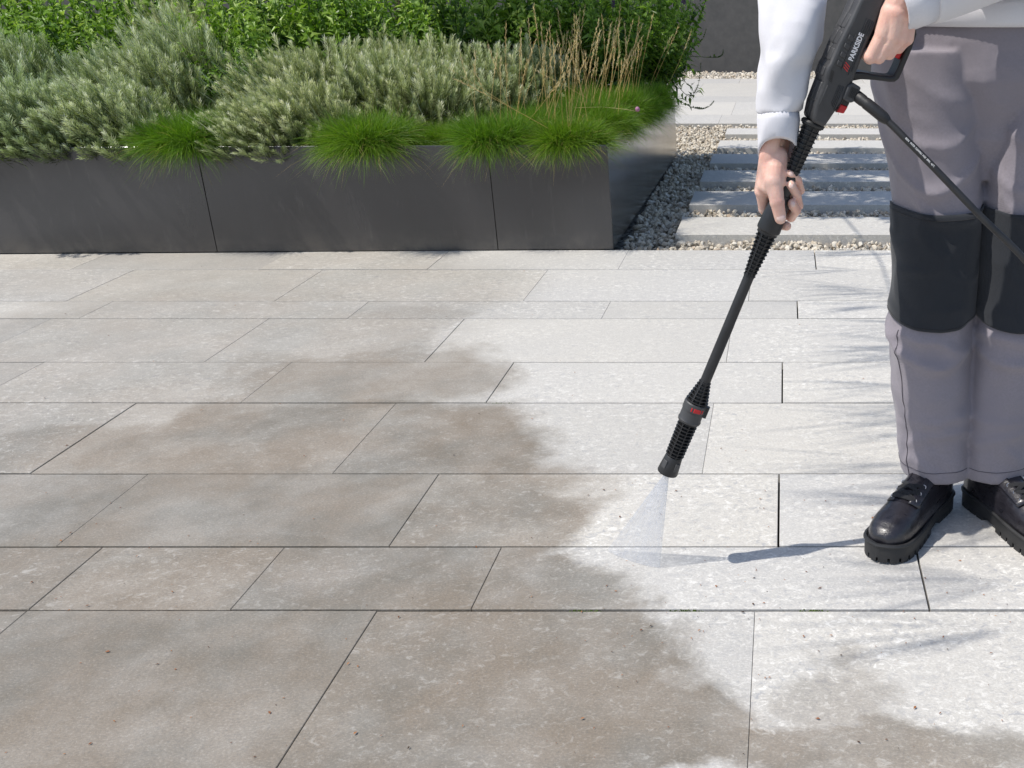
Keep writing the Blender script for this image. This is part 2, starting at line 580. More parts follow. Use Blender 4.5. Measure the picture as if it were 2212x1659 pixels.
for (yn, yf, js) in ROWS:
    slab_row(Yb[yn], Yb[yf], [gnd(x, yf + 1).x for x in js], patio, M['slab'], -3.6, 2.4)
slab_row(Yb[1318] - 0.42, Yb[1318], [gnd(x, 1319).x for x in (60, 815, 1631, 2420)], patio, M['slab'], -2.2, 1.8)
yy = Yb[1318] - 0.42
for w in (0.315, 0.21, 0.42, 0.42, 0.315):
    slab_row(yy - w, yy, [random.uniform(-0.5, 0.5)], patio, M['slab'], -2.6, 2.2)
    yy -= w

# moss in the joints: small tufts pressed into the gaps
mossm = leafmat('moss in joints', [(0.0, (0.03, 0.055, 0.01)), (1.0, (0.07, 0.11, 0.02))], 0.9, 0.1)
mv, mf, mt = [], [], []
for (yl, xa, xb) in ((1317, 1230, 1300), (1316, 1440, 1530), (1309, 1725, 1790), (868, 1040, 1120)):
    for k in range(45):
        p = gnd(random.triangular(xa, xb), yl); r = random.uniform(0.0008, 0.0019)
        o = len(mv)
        pz = -0.005 + random.uniform(0, 0.004)
        py = (Yb[1318] if yl > 1300 else Yb[870] if yl < 900 else Yb[1181]) + random.uniform(-0.003, 0.003)
        mv += [(p.x - r, py - r, pz), (p.x + r, py - r, pz), (p.x + r, py + r, pz), (p.x - r, py + r, pz), (p.x, py, pz + r * 1.4)]
        mf += [(o, o + 1, o + 4), (o + 1, o + 2, o + 4), (o + 2, o + 3, o + 4), (o + 3, o, o + 4)]
        mt += [random.random()] * 5
moss = link(bpy.data.objects.new('moss', npmesh('moss', mv, np.array(mf), mossm, attr=mt)))
tag(moss, 'green moss growing in the joints of the terrace', 'moss', kind='stuff')

# ---- tiny fallen bits on the slabs
bitm = leafmat('dry leaf crumbs', [(0.0, (0.03, 0.02, 0.015)), (0.4, (0.20, 0.075, 0.03)), (1.0, (0.38, 0.18, 0.07))], 0.8, 0.05)
bv, bf, bt = [], [], []
for k in range(420):
    if k < 130:
        x, y = random.uniform(1250, 2200), random.uniform(1040, 1420)
    else:
        x, y = random.uniform(0, 2200), random.uniform(560, 1640)
    p = gnd(x, y); r = random.choice((0.0014, 0.0018, 0.0022, 0.0036)) * random.uniform(0.6, 1.2)
    a = random.uniform(0, 6.28); e = random.uniform(0.3, 0.6)
    o = len(bv)
    for (u, v, w) in ((-1, 0, 0.1), (0, -e, 0.35), (1, 0.1, 0.25), (0.1, e, 0.5)):
        bv.append((p.x + r * (u * math.cos(a) - v * math.sin(a)), p.y + r * (u * math.sin(a) + v * math.cos(a)), 0.0015 + r * w))
    bf.append((o, o + 1, o + 2, o + 3)); bt += [random.random()] * 4
bits = link(bpy.data.objects.new('leaf_crumbs', npmesh('leaf_crumbs', bv, np.array(bf), bitm, attr=bt)))
tag(bits, 'tiny reddish leaf crumbs scattered over the terrace slabs', 'debris', kind='stuff')

# ---- stepping slabs in the gravel
STEPS = [(468, 1480, 507, 1453), (413, 1504, 443, 1485), (368, 1524, 393, 1508), (332, 1543, 353, 1530), (303, 1558, 320, 1546), (277, 1573, 290, 1564)]
words = ['nearest to the terrace', 'second from the terrace', 'third from the terrace', 'fourth from the terrace', 'fifth from the terrace', 'farthest, next to the pale paving']
step_rects = []
for (yb_, xb_, yf_, xf_), w in zip(STEPS, words):
    ztop = 0.012
    A, B = gnd(xb_, yb_, ztop), gnd(xf_, yf_, ztop)
    x0 = (A.x + B.x) / 2; x1 = x0 + 2.2
    o = make_slab(x0, x1, B.y, A.y, None, M['slab_clean'], name='stepping_slab', thick=0.06, top=ztop, gap=0.002)
    tag(o, 'grey stone stepping slab in the gravel, ' + w, 'paving slab', 'stepping slabs across the gravel')
    step_rects.append((x0, x1, B.y, A.y))

# ---- pale paving beyond the gravel
far = empty('far_paving', (0, 0, 0)); far['kind'] = 'structure'
lines = [267, 248, 221, 208, 180, 170]
fy = [gnd(1695, y).y for y in lines]
b = MB(); b.add([(-4, fy[0] + 0.003, -0.024), (5, fy[0] + 0.003, -0.024), (5, fy[-1] - 0.003, -0.024), (-4, fy[-1] - 0.003, -0.024)], [(0, 1, 2, 3)])
b.build('joint_bed', M['bed'], far, smooth=False)
for i in range(len(fy) - 1):
    slab_row(fy[i], fy[i + 1], [gnd((1560, 1590, 1640, 1520, 1600)[i], lines[i + 1]).x], far, M['slab_clean'], -3.0, 3.6, gap=0.004)

# ---- loose pale gravel: angular stones in two layers
PX = gnd(1325, 540).x          # foot of the planter's right side


def rock_template(seed):
    bm = bmesh.new()
    bmesh.ops.create_icosphere(bm, subdivisions=1, radius=1.0)
    r = random.Random(seed)
    for v in bm.verts:
        k = r.uniform(0.62, 1.15)
        v.co = Vector((v.co.x * k * 1.25, v.co.y * k * 0.95, v.co.z * k * 0.7))
    V = np.array([v.co[:] for v in bm.verts]); F = np.array([[v.index for v in f.verts] for f in bm.faces])
    bm.free()
    return V, F


def rand_rot(n, gen):
    q = gen.normal(size=(n, 4)); q /= np.linalg.norm(q, axis=1)[:, None]
    w, x, y, z = q.T
    R = np.empty((n, 3, 3))
    R[:, 0, 0] = 1 - 2 * (y * y + z * z); R[:, 0, 1] = 2 * (x * y - z * w); R[:, 0, 2] = 2 * (x * z + y * w)
    R[:, 1, 0] = 2 * (x * y + z * w); R[:, 1, 1] = 1 - 2 * (x * x + z * z); R[:, 1, 2] = 2 * (y * z - x * w)
    R[:, 2, 0] = 2 * (x * z - y * w); R[:, 2, 1] = 2 * (y * z + x * w); R[:, 2, 2] = 1 - 2 * (x * x + y * y)
    return R


def scatter(templates, pos, rot, scl, gen, tint=None, tvar=None):
    """many transformed copies of small templates in one mesh"""
    n = len(pos)
    pick = gen.integers(0, len(templates), n)
    Vs, Fs, Ts = [], {}, []
    base = 0
    for ti, tp in enumerate(templates):
        TV, TF = tp[0], tp[1]
        idx = np.nonzero(pick == ti)[0]
        if not len(idx): continue
        W = np.einsum('nij,vj->nvi', rot[idx], TV) * scl[idx][:, None, None] + pos[idx][:, None, :]
        Vs.append(W.reshape(-1, 3))
        for f in (TF if isinstance(TF, list) else [TF]):
            f = np.asarray(f)
            ff = f[None] + (np.arange(len(idx)) * len(TV))[:, None, None] + base
            Fs.setdefault(f.shape[1], []).append(ff.reshape(-1, f.shape[1]))
        tt = (tint[idx] if tint is not None else gen.random(len(idx)))
        tw = np.repeat(tt[:, None], len(TV), 1)
        if len(tp) > 2: tw = np.clip(tw + tp[2][None], 0, 1)
        Ts.append(tw.ravel())
        base += len(idx) * len(TV)
    return np.concatenate(Vs), [np.concatenate(v) for v in Fs.values()], np.concatenate(Ts)


rocks = [rock_template(s) for s in range(7)]


def gravel_patch(name, x0, x1, y0, y1, dens, rmin, rmax, label, avoid=()):
    n = int((x1 - x0) * (y1 - y0) * dens)
    P = np.column_stack([rng.uniform(x0, x1, n), rng.uniform(y0, y1, n), np.zeros(n)])
    s = rng.uniform(rmin, rmax, n)
    keep = np.ones(n, bool)
    for (a, b_, c, d) in avoid:
        keep &= ~((P[:, 0] > a - 0.006) & (P[:, 0] < b_ + 0.006) & (P[:, 1] > c - 0.006) & (P[:, 1] < d + 0.006))
    P, s = P[keep], s[keep]
    P[:, 2] = rng.uniform(-0.05, -0.012, len(P))
    V, F, T = scatter(rocks, P, rand_rot(len(P), rng), s, rng)
    o = link(bpy.data.objects.new(name, npmesh(name, V, F, M['gravel'], smooth=False, attr=T)))
    tag(o, label, 'gravel', kind='stuff')
    return o


gravel_patch('gravel', -1.3, 1.75, Yb[540] + 0.012, fy[0] - 0.012, 3600, 0.008, 0.0165,
             'pale beige gravel around the stepping slabs', step_rects + [(-9.0, PX + 0.01, 0.0, gnd(1462, 335).y + 0.01)])
gravel_patch('gravel', -1.2, 2.6, fy[-1] + 0.015, 12.66, 1300, 0.012, 0.022, 'pale gravel strip at the foot of the dark wall')

# ---- dark wall behind
wl = MB()
wy = gnd(1600, 152).y
wl.box((-2.0, wy + 0.15, 0.82), 22.0, 0.3, 1.75)
wall = wl.build('garden_wall', M['wall'], bevel=0.01)
tag(wall, 'dark grey rendered garden wall behind the pale gravel strip', 'wall')
cp = MB(); cp.box((-2.0, wy + 0.15, 1.715), 22.06, 0.36, 0.04)
cp.build('coping', M['metal'], wall, bevel=0.004)

# ---- planter of anthracite metal panels
RIM = 0.425
fr = gnd(1325, 540); fl = gnd(192, 548)
bk = gnd(1462, 335)
dirx = (fl - fr).normalized()
FL = fr + dirx * 4.6
BR = Vector((bk.x + 0.0, bk.y, 0)); BL = BR + dirx * 4.6
BR.z = BL.z = 0
planter = empty('planter', (fr + FL) / 2)
tag(planter, 'large anthracite metal planter full of grasses, lavender and salvia', 'planter')
pl = planter.location.copy()


def wall_panel(a, c, name, thick=0.012, z0=0.004, z1=RIM, fold=0.006, sgn=1, gap=0.0026):
    """sheet metal panel from a to c with a folded top lip"""
    d = (c - a).normalized(); a2 = a + d * gap / 2; c2 = c - d * gap / 2
    nrm = Vector((-d.y, d.x, 0)) * sgn       # towards the inside
    pr = [(0, z0), (0, z1 - 0.004), (0.0016, z1), (0.0032, z1 - 0.004), (0.0042, z0)]
    b = MB()
    b.loft([[a2 + nrm * u + Vector((0, 0, z)) for u, z in pr], [c2 + nrm * u + Vector((0, 0, z)) for u, z in pr]])
    return b.build(name, M['metal'], planter, pl, smooth=False, bevel=0.0012, seg=2)


s1 = gnd(1077, 541); s2 = gnd(470, 546)
t1 = (s1 - fr).dot(dirx); t2 = (s2 - fr).dot(dirx)
for a, c in ((0.0, t1), (t1, t2), (t2, t2 + (t2 - t1)), (t2 + (t2 - t1), 4.6)):
    wall_panel(fr + dirx * c, fr + dirx * a, 'front_panel')
wall_panel(fr + Vector((0.0005, 0.0015, 0)), BR, 'side_panel', z1=RIM + 0.0016)
wall_panel(BR, BL, 'back_panel')
wall_panel(BL, FL, 'side_panel', z1=RIM + 0.0016)
inx = 0.014
core = MB()
q = [fr + Vector((-inx, inx, 0)), BR + Vector((-inx, -inx, 0)), BL + Vector((inx, -inx, 0)), FL + Vector((inx, inx, 0))]
core.prism([p + Vector((0, 0, 0.002)) for p in q], (0, 0, 0.36))
core.build('liner', M['bed'], planter, pl, smooth=False)
SOIL = 0.395
so = MB()
nx, ny = 46, 24
Vv = []
for i in range(nx + 1):
    for k in range(ny + 1):
        u, v = i / nx, k / ny
        p = (q[0] * (1 - u) + q[3] * u) * (1 - v) + (q[1] * (1 - u) + q[2] * u) * v
        Vv.append((p.x, p.y, SOIL + 0.03 * mnoise.noise(Vector((p.x * 5, p.y * 5, 0)))))
so.add(Vv, [(i * (ny + 1) + k, (i + 1) * (ny + 1) + k, (i + 1) * (ny + 1) + k + 1, i * (ny + 1) + k + 1) for i in range(nx) for k in range(ny)])
so.build('soil', M['soil'], planter, pl)
# ================================================================== plants in the bed
def orient(D, gen, roll=True):
    """rotation matrices whose local +Z points along D"""
    D = D / np.linalg.norm(D, axis=1)[:, None]
    n = len(D)
    A = gen.normal(size=(n, 3)) if roll else np.tile(np.array([1.0, 0.013, 0.017]), (n, 1))
    X = A - D * np.sum(A * D, axis=1)[:, None]
    X /= np.linalg.norm(X, axis=1)[:, None]
    Y = np.cross(D, X)
    return np.stack([X, Y, D], axis=2)


def leaf_template(dirv, base, L, W, fold=0.25, bend=0.15):
    """a folded leaf of 4 triangles: base, two sides, midrib, tip"""
    d = Vector(dirv).normalized()
    s = d.cross(Vector((0, 0, 1)))
    if s.length < 1e-3: s = Vector((1, 0, 0))
    s.normalize()
    u = s.cross(d).normalized()
    b = Vector(base)
    m = b + d * L * 0.45
    V = [b, m + s * W / 2 + u * W * fold, m - s * W / 2 + u * W * fold, m, b + d * L - u * L * bend]
    F = [(0, 3, 1), (0, 2, 3), (3, 4, 1), (2, 4, 3)]
    return V, F


def sprig_template(seed, whorls=9, per=5, L=0.36, W=0.042, open_=0.75):
    r = random.Random(seed)
    V, F, T = [], [], []
    for w in range(whorls):
        z = 0.15 + 0.85 * (w / (whorls - 1)) ** 0.85
        up = open_ * (1.0 - 0.55 * w / whorls)
        for k in range(per):
            a = 2 * math.pi * (k / per + 0.31 * w) + r.uniform(-0.4, 0.4)
            d = Vector((math.cos(a) * up, math.sin(a) * up, r.uniform(0.55, 1.0)))
            l = L * r.uniform(0.7, 1.2) * (1.0 if w < whorls - 2 else 0.75)
            dn = d.normalized(); s = dn.cross(Vector((0, 0, 1))).normalized() * W * 0.5
            o = len(V); b = Vector((0, 0, z))
            V += [b, b + dn * l * 0.55 + s, b + dn * l, b + dn * l * 0.55 - s]
            F.append((o, o + 1, o + 2, o + 3))
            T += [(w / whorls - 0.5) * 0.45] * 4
    o = len(V)
    V += [Vector((-0.012, 0, -0.25)), Vector((0.012, 0, -0.25)), Vector((0.006, 0, 0.95)), Vector((-0.006, 0, 0.95))]
    F.append((o, o + 1, o + 2, o + 3)); T += [-0.3] * 4
    return np.array([v[:] for v in V]), np.array(F), np.array(T)


def salvia_template(seed, pairs=10, L=0.115, W=0.05):
    r = random.Random(seed)
    V, F, T = [], [], []
    bx, by = r.uniform(-0.12, 0.12), r.uniform(-0.12, 0.12)
    cur = lambda z: Vector((bx * z * z, by * z * z, z))
    for w in range(pairs):
        z = 0.30 + 0.70 * w / (pairs - 1)
        sz = 1.0 if w < pairs - 3 else (1.0 - 0.2 * (w - pairs + 4))
        for k in range(2):
            a = math.pi * k + (math.pi / 2) * (w % 2) + r.uniform(-0.5, 0.5)
            d = Vector((math.cos(a), math.sin(a), r.uniform(0.0, 0.9)))
            v, f = leaf_template(d, cur(z), L * sz * r.uniform(0.6, 1.45), W * sz * r.uniform(0.7, 1.3), 0.3, r.uniform(0.05, 0.35))
            o = len(V); V += v; F += [tuple(i + o for i in q_) for q_ in f]
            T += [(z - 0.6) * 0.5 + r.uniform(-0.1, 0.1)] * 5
        if w > pairs - 4:
            for k in range(2):
                a = r.uniform(0, 6.28)
                v, f = leaf_template((math.cos(a), math.sin(a), 1.6), cur(z), L * 0.5, W * 0.45)
                o = len(V); V += v; F += [tuple(i + o for i in q_) for q_ in f]; T += [0.2] * 5
    for i in range(4):
        z0, z1 = i / 4, (i + 1) / 4
        o = len(V); e = Vector((0.006, 0, 0)); e2 = Vector((0, 0.006, 0))
        V += [cur(z0) - e, cur(z0) + e, cur(z1) + e]; F.append((o, o + 1, o + 2)); T += [-0.25] * 3
        o = len(V); V += [cur(z0) - e2, cur(z0) + e2, cur(z1) + e2]; F.append((o, o + 1, o + 2)); T += [-0.25] * 3
    return np.array([v[:] for v in V]), np.array(F), np.array(T)


def blades(n, gen, base_r, L0, L1, droop, wid, seg=4, up=(0.1, 1.0), lean=(0, 0), curl=0.0, drytip=0.06):
    """fine curved grass blades of one tuft in one mesh"""
    a = gen.uniform(0, 2 * np.pi, n)
    e = gen.uniform(up[0], up[1], n) ** 0.8
    el = e * np.pi / 2
    d = np.column_stack([np.cos(a) * np.cos(el) + lean[0], np.sin(a) * np.cos(el) + lean[1], np.sin(el)])
    d += gen.normal(scale=0.10, size=(n, 3))
    d /= np.linalg.norm(d, axis=1)[:, None]
    rr = base_r * np.sqrt(gen.random(n))
    b = np.column_stack([np.cos(a + gen.normal(scale=0.7, size=n)) * rr, np.sin(a + gen.normal(scale=0.7, size=n)) * rr, gen.uniform(-0.02, 0.01, n)])
    L = gen.uniform(L0, L1, n)
    g_ = droop * gen.uniform(0.6, 1.5, n)
    side = np.cross(d, gen.normal(size=(n, 3))); side /= np.linalg.norm(side, axis=1)[:, None]
    cu = gen.normal(scale=curl, size=(n, 3))
    V = np.zeros((n, 2 * seg + 1, 3)); ts = np.linspace(0, 1, seg + 1)
    for i, t in enumerate(ts):
        c = b + d * (L * t)[:, None] + cu * (L * t * t)[:, None]
        c[:, 2] -= g_ * t ** 2.2
        w = wid * (1 - 0.75 * t)
        if i < seg:
            V[:, 2 * i] = c - side * w / 2; V[:, 2 * i + 1] = c + side * w / 2
        else:
            V[:, 2 * i] = c
    q_ = np.array([(2 * i, 2 * i + 1, 2 * i + 3, 2 * i + 2) for i in range(seg - 1)])
    t_ = np.array([(2 * seg - 2, 2 * seg - 1, 2 * seg)])
    off = (np.arange(n) * (2 * seg + 1))[:, None, None]
    F = [(q_[None] + off).reshape(-1, 4), (t_[None] + off).reshape(-1, 3)]
    base_t = gen.uniform(0.25, 0.75, n)
    dry = gen.random(n) < drytip
    base_t[dry] = gen.uniform(0.9, 1.0, dry.sum())
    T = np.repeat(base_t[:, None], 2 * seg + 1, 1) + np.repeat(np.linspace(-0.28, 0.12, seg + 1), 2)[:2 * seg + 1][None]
    return V.reshape(-1, 3), F, np.clip(T, 0, 1).ravel()


# ---------- lavender
lav_sprigs = [sprig_template(s, open_=0.7 + 0.12 * (s % 3)) for s in range(5)]


def lavender_mesh(seed, n=460, lean=(0, 0)):
    """unit mound: radius 1, height 1"""
    gen = np.random.default_rng(seed)
    a = gen.uniform(0, 2 * np.pi, n)
    e = np.arcsin(gen.uniform(-0.05, 1.0, n))
    lump = 1 + 0.13 * np.sin(3 * a + seed) * np.cos(e) + 0.10 * np.sin(7 * a + 2.1 * seed + 4 * e)
    depth = np.where(gen.random(n) < 0.7, gen.uniform(0.86, 1.06, n), gen.uniform(0.45, 0.9, n))
    d = np.column_stack([np.cos(a) * np.cos(e), np.sin(a) * np.cos(e), np.sin(e)])
    P = d * (lump * depth)[:, None] * 0.24
    P[:, 2] *= 1.05
    D = d * 0.75 + np.array([lean[0], lean[1], 0.75]) + gen.normal(scale=0.28, size=(n, 3))
    sc_ = gen.uniform(0.055, 0.095, n)
    tint = np.clip(0.10 + 0.70 * (depth - 0.5) + 0.22 * d[:, 2] + gen.normal(scale=0.17, size=n), 0.02, 0.98)  # inner sprigs tinted darker, upper ones lighter: shade put into the colour
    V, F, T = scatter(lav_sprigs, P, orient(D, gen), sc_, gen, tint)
    return npmesh('lavender_foliage', V, F, M['lavender'], smooth=False, attr=T)


def stalk_mesh(seed, n=70, lean=(0, 0), L=(0.12, 0.26), mat=None):
    gen = np.random.default_rng(seed)
    a = gen.uniform(0, 2 * np.pi, n); r = 0.20 * np.sqrt(gen.random(n))
    b = np.column_stack([np.cos(a) * r, np.sin(a) * r, 0.05 + 0.12 * (1 - r / 0.22)])
    d = np.column_stack([np.cos(a) * 0.25 + lean[0], np.sin(a) * 0.25 + lean[1], np.ones(n)]) + gen.normal(scale=0.16, size=(n, 3))
    d /= np.linalg.norm(d, axis=1)[:, None]
    L_ = gen.uniform(*L, n)
    s = np.cross(d, gen.normal(size=(n, 3))); s /= np.linalg.norm(s, axis=1)[:, None]; s *= 0.0014
    V = np.stack([b - s, b + s, b + d * L_[:, None] + s * 0.5, b + d * L_[:, None] - s * 0.5], axis=1)
    F = np.arange(4 * n).reshape(n, 4)
    T = np.repeat(gen.uniform(0.4, 0.95, n), 4)
    return npmesh('bare_stalks', V.reshape(-1, 3), F, mat or M['lavender'], smooth=False, attr=T)


lav_up = [lavender_mesh(20 + i) for i in range(4)]
lav_left = [lavender_mesh(40 + i, lean=(-0.55, 0)) for i in range(3)]
stk_up = [stalk_mesh(60 + i, 45, L=(0.10, 0.2)) for i in range(2)]
stk_left = [stalk_mesh(70 + i, 150, (-0.75, 0), (0.14, 0.26)) for i in range(2)]

LAV = [  # (x, Y, radius, height, leaning)
    (150, 4.27, 0.22, 0.21, 1, 'lavender mound at the left end of the planter edge'),
    (265, 4.30, 0.23, 0.22, 1, 'lavender mound left of the leftmost grass tuft'),
    (345, 4.80, 0.26, 0.30, 1, 'leaning lavender mound behind the leftmost grass tuft'),
    (262, 4.98, 0.22, 0.27, 1, 'leaning lavender mound below the dark green grass patch'),
    (425, 5.10, 0.27, 0.37, 1, 'tall leaning lavender mound among leafy shrubs'),
    (430, 5.55, 0.24, 0.42, 1, 'lavender mound highest up on the left'),
    (575, 4.25, 0.20, 0.17, 1, 'low silvery lavender mound spilling over the rim between two grass tufts'),
    (660, 4.36, 0.22, 0.22, 1, 'lavender mound just left of the second grass tuft'),
    (640, 4.85, 0.25, 0.28, 1, 'lavender mound behind the second grass tuft, left side'),
    (745, 5.00, 0.26, 0.29, 0, 'lavender mound behind the second grass tuft'),
    (850, 4.90, 0.25, 0.27, 0, 'lavender mound right behind the second grass tuft, where the purple spikes stand'),
    (945, 4.78, 0.24, 0.25, 0, 'lavender mound between the second and third grass tufts'),
    (950, 5.20, 0.26, 0.29, 0, 'silvery lavender mound in the middle of the long lavender band'),
    (1060, 5.12, 0.26, 0.27, 0, 'lavender mound behind the third grass tuft'),
    (1150, 5.35, 0.25, 0.27, 0, 'lavender mound at the right end of the long lavender band'),
    (850, 5.30, 0.25, 0.30, 0, 'lavender mound in the back row below the bright leafy shrubs'),
    (35, 4.24, 0.24, 0.24, 1, 'lavender mound beyond the left end of the grass tufts'),
    (60, 4.95, 0.26, 0.33, 1, 'tall lavender mound far left in the planter'),
]
for i, (x, Y, r, h, ln, lab) in enumerate(LAV):
    p = at(x, 300, Y); p.z = SOIL - 0.02
    e = empty('lavender_bush', p)
    tag(e, 'grey-green ' + lab, 'lavender', 'lavender mounds in the planter')
    s = r / 0.24
    ang = random.uniform(-0.5, 0.5) if ln else random.uniform(0, 6.28)
    me = lav_left[i % 3] if ln else lav_up[i % 4]
    shared('foliage', me, e, rot=(0, 0, ang), scale=(s, s, h / 0.25))
    ms = stk_left[i % 2] if ln else stk_up[i % 2]
    shared('stalks', ms, e, rot=(0, 0, ang * 0.5), scale=(s, s, h / 0.25))

# ---------- leafy salvia shrubs
sal_t = [salvia_template(s) for s in range(6)]


def salvia_mesh(seed, n=105, spread=0.75):
    gen = np.random.default_rng(seed)
    a = gen.uniform(0, 2 * np.pi, n)
    tilt = spread * np.sqrt(gen.random(n))
    D = np.column_stack([np.cos(a) * tilt, np.sin(a) * tilt, np.ones(n)]) + gen.normal(scale=0.06, size=(n, 3))
    P = np.column_stack([np.cos(a) * 0.07, np.sin(a) * 0.07, np.zeros(n)]) * gen.random(n)[:, None]
    S = gen.uniform(0.28, 0.62, n) * (1 - 0.15 * tilt)
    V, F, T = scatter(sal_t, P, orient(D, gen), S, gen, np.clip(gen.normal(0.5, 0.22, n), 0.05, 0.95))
    return npmesh('salvia_foliage', V, F, M['salvia'], smooth=False, attr=T)


sal_me = [salvia_mesh(80 + i) for i in range(5)]


def flower_spike(seed, L=0.16):
    r = random.Random(seed)
    V, F, T = [], [], []
    n = 11
    bend = r.uniform(-0.25, 0.25)
    c = lambda z: Vector((bend * z * z / L, 0, z))
    mb = MB(); mb.tube([c(L * k / 4) for k in range(5)], [0.0013, 0.0012, 0.0011, 0.001, 0.0006], 4)
    V = [Vector(p) for p in mb.v]; F4 = [f for f in mb.f if len(f) == 4]; T = [0.9] * len(V)
    F3 = []
    for w in range(n):
        z = L * (0.28 + 0.72 * w / n)
        for k in range(5):
            a = 2 * math.pi * k / 5 + w
            s = 0.0062 * (1 - 0.5 * w / n) * r.uniform(0.7, 1.2)
            b = c(z) + Vector((math.cos(a), math.sin(a), 0.3)) * s * 0.9
            o = len(V)
            u = Vector((math.cos(a), math.sin(a), 0.6)).normalized() * s; v = Vector((-math.sin(a), math.cos(a), 0)) * s * 0.6; w_ = Vector((0, 0, 1)) * s * 0.6
            V += [b - u * 0.6, b + v, b + w_, b - v, b - w_, b + u]
            for i in range(4):
                F3 += [(o, o + 1 + i, o + 1 + (i + 1) % 4), (o + 5, o + 1 + (i + 1) % 4, o + 1 + i)]
            T += [min(1, r.uniform(0.0, 0.7) + (0.3 if w < 4 else 0))] * 6
    return npmesh('flower_spike', [p[:] for p in V], [np.array(F4), np.array(F3)], M['violet'], attr=T)


spikes = [flower_spike(s) for s in range(4)]
SAL = [  # (x, Y, width, height factor, spikes, label)
    (235, 5.35, 0.85, 0.95, 0, 'leafy green shrub in the top left of the planter, above the dark grass patch'),
    (140, 5.60, 0.95, 1.10, 0, 'leafy green shrub in the far left of the planter'),
    (340, 5.95, 0.95, 1.25, 0, 'shaded dark leafy shrub between the two left lavender mounds'),
    (510, 5.02, 0.62, 0.68, 0, 'small leafy shrub growing between the two lavender bands'),
    (540, 5.40, 0.85, 1.00, 0, 'leafy green shrub right of the tall leaning lavender'),
    (640, 5.75, 1.0, 1.18, 0, 'bright green leafy shrub left of the purple flower spikes'),
    (760, 5.62, 0.95, 1.05, 0, 'bright green leafy shrub behind the long lavender band, left part'),
    (850, 5.85, 1.0, 1.15, 4, 'bright leafy shrub with a few purple flower spikes'),
    (960, 5.70, 0.95, 1.02, 0, 'bright green leafy shrub behind the middle of the lavender band'),
    (1060, 5.90, 1.0, 1.12, 1, 'leafy green shrub behind the left golden grass stalks'),
    (1155, 5.85, 0.95, 1.15, 0, 'dark green leafy shrub behind the golden grass stalks'),
    (1245, 5.90, 0.95, 1.15, 1, 'dark shaded leafy shrub right of the golden grass stalks'),
    (1330, 5.70, 0.90, 1.05, 1, 'dark shaded shrub behind the right grass mats'),
    (1425, 5.95, 0.90, 1.08, 5, 'dark shrub with purple spikes leaning out over the right side of the planter'),
    (1400, 6.35, 0.95, 1.20, 3, 'rearmost dark shrub with purple spikes at the planter corner'),
    (500, 6.20, 1.05, 1.25, 0, 'rear leafy shrub behind the tall leaning lavender'),
    (730, 6.25, 1.05, 1.25, 0, 'rear leafy shrub above the bright ones, left of centre'),
    (980, 6.30, 1.05, 1.25, 0, 'rear leafy shrub above the bright ones, right of centre'),
    (1200, 6.35, 1.05, 1.25, 0, 'rear dark leafy shrub behind the golden stalks'),
    (30, 6.00, 1.05, 1.20, 0, 'rear leafy shrub in the far left corner of the picture'),
]
for i, (x, Y, w, h, ns, lab) in enumerate(SAL):
    p = at(x, 250, Y); p.z = SOIL - 0.02
    e = empty('salvia_shrub', p)
    tag(e, lab, 'shrub', 'leafy shrubs in the planter')
    shared('foliage', sal_me[i % 5], e, rot=(0, 0, random.uniform(0, 6.28)), scale=(w, w, h * 1.12))
    for k in range(ns):
        a = random.uniform(-0.6, 1.2); t = random.uniform(0.15, 0.5)
        d = Vector((math.sin(a) * t, -0.25 + random.uniform(-0.2, 0.2), 1)).normalized()
        shared('flower_spike', spikes[k % 4], e, loc=d * (0.50 * h), rot=d.to_track_quat('Z', 'Y').to_euler(), scale=(1, 1, random.uniform(0.8, 1.25)))

# trailing stems of the corner shrub, hanging out past the planter side
corner = [o for o in bpy.data.objects if o.get('label', '').startswith('dark shrub with purple spikes leaning')][0]
cl = corner.location.copy()


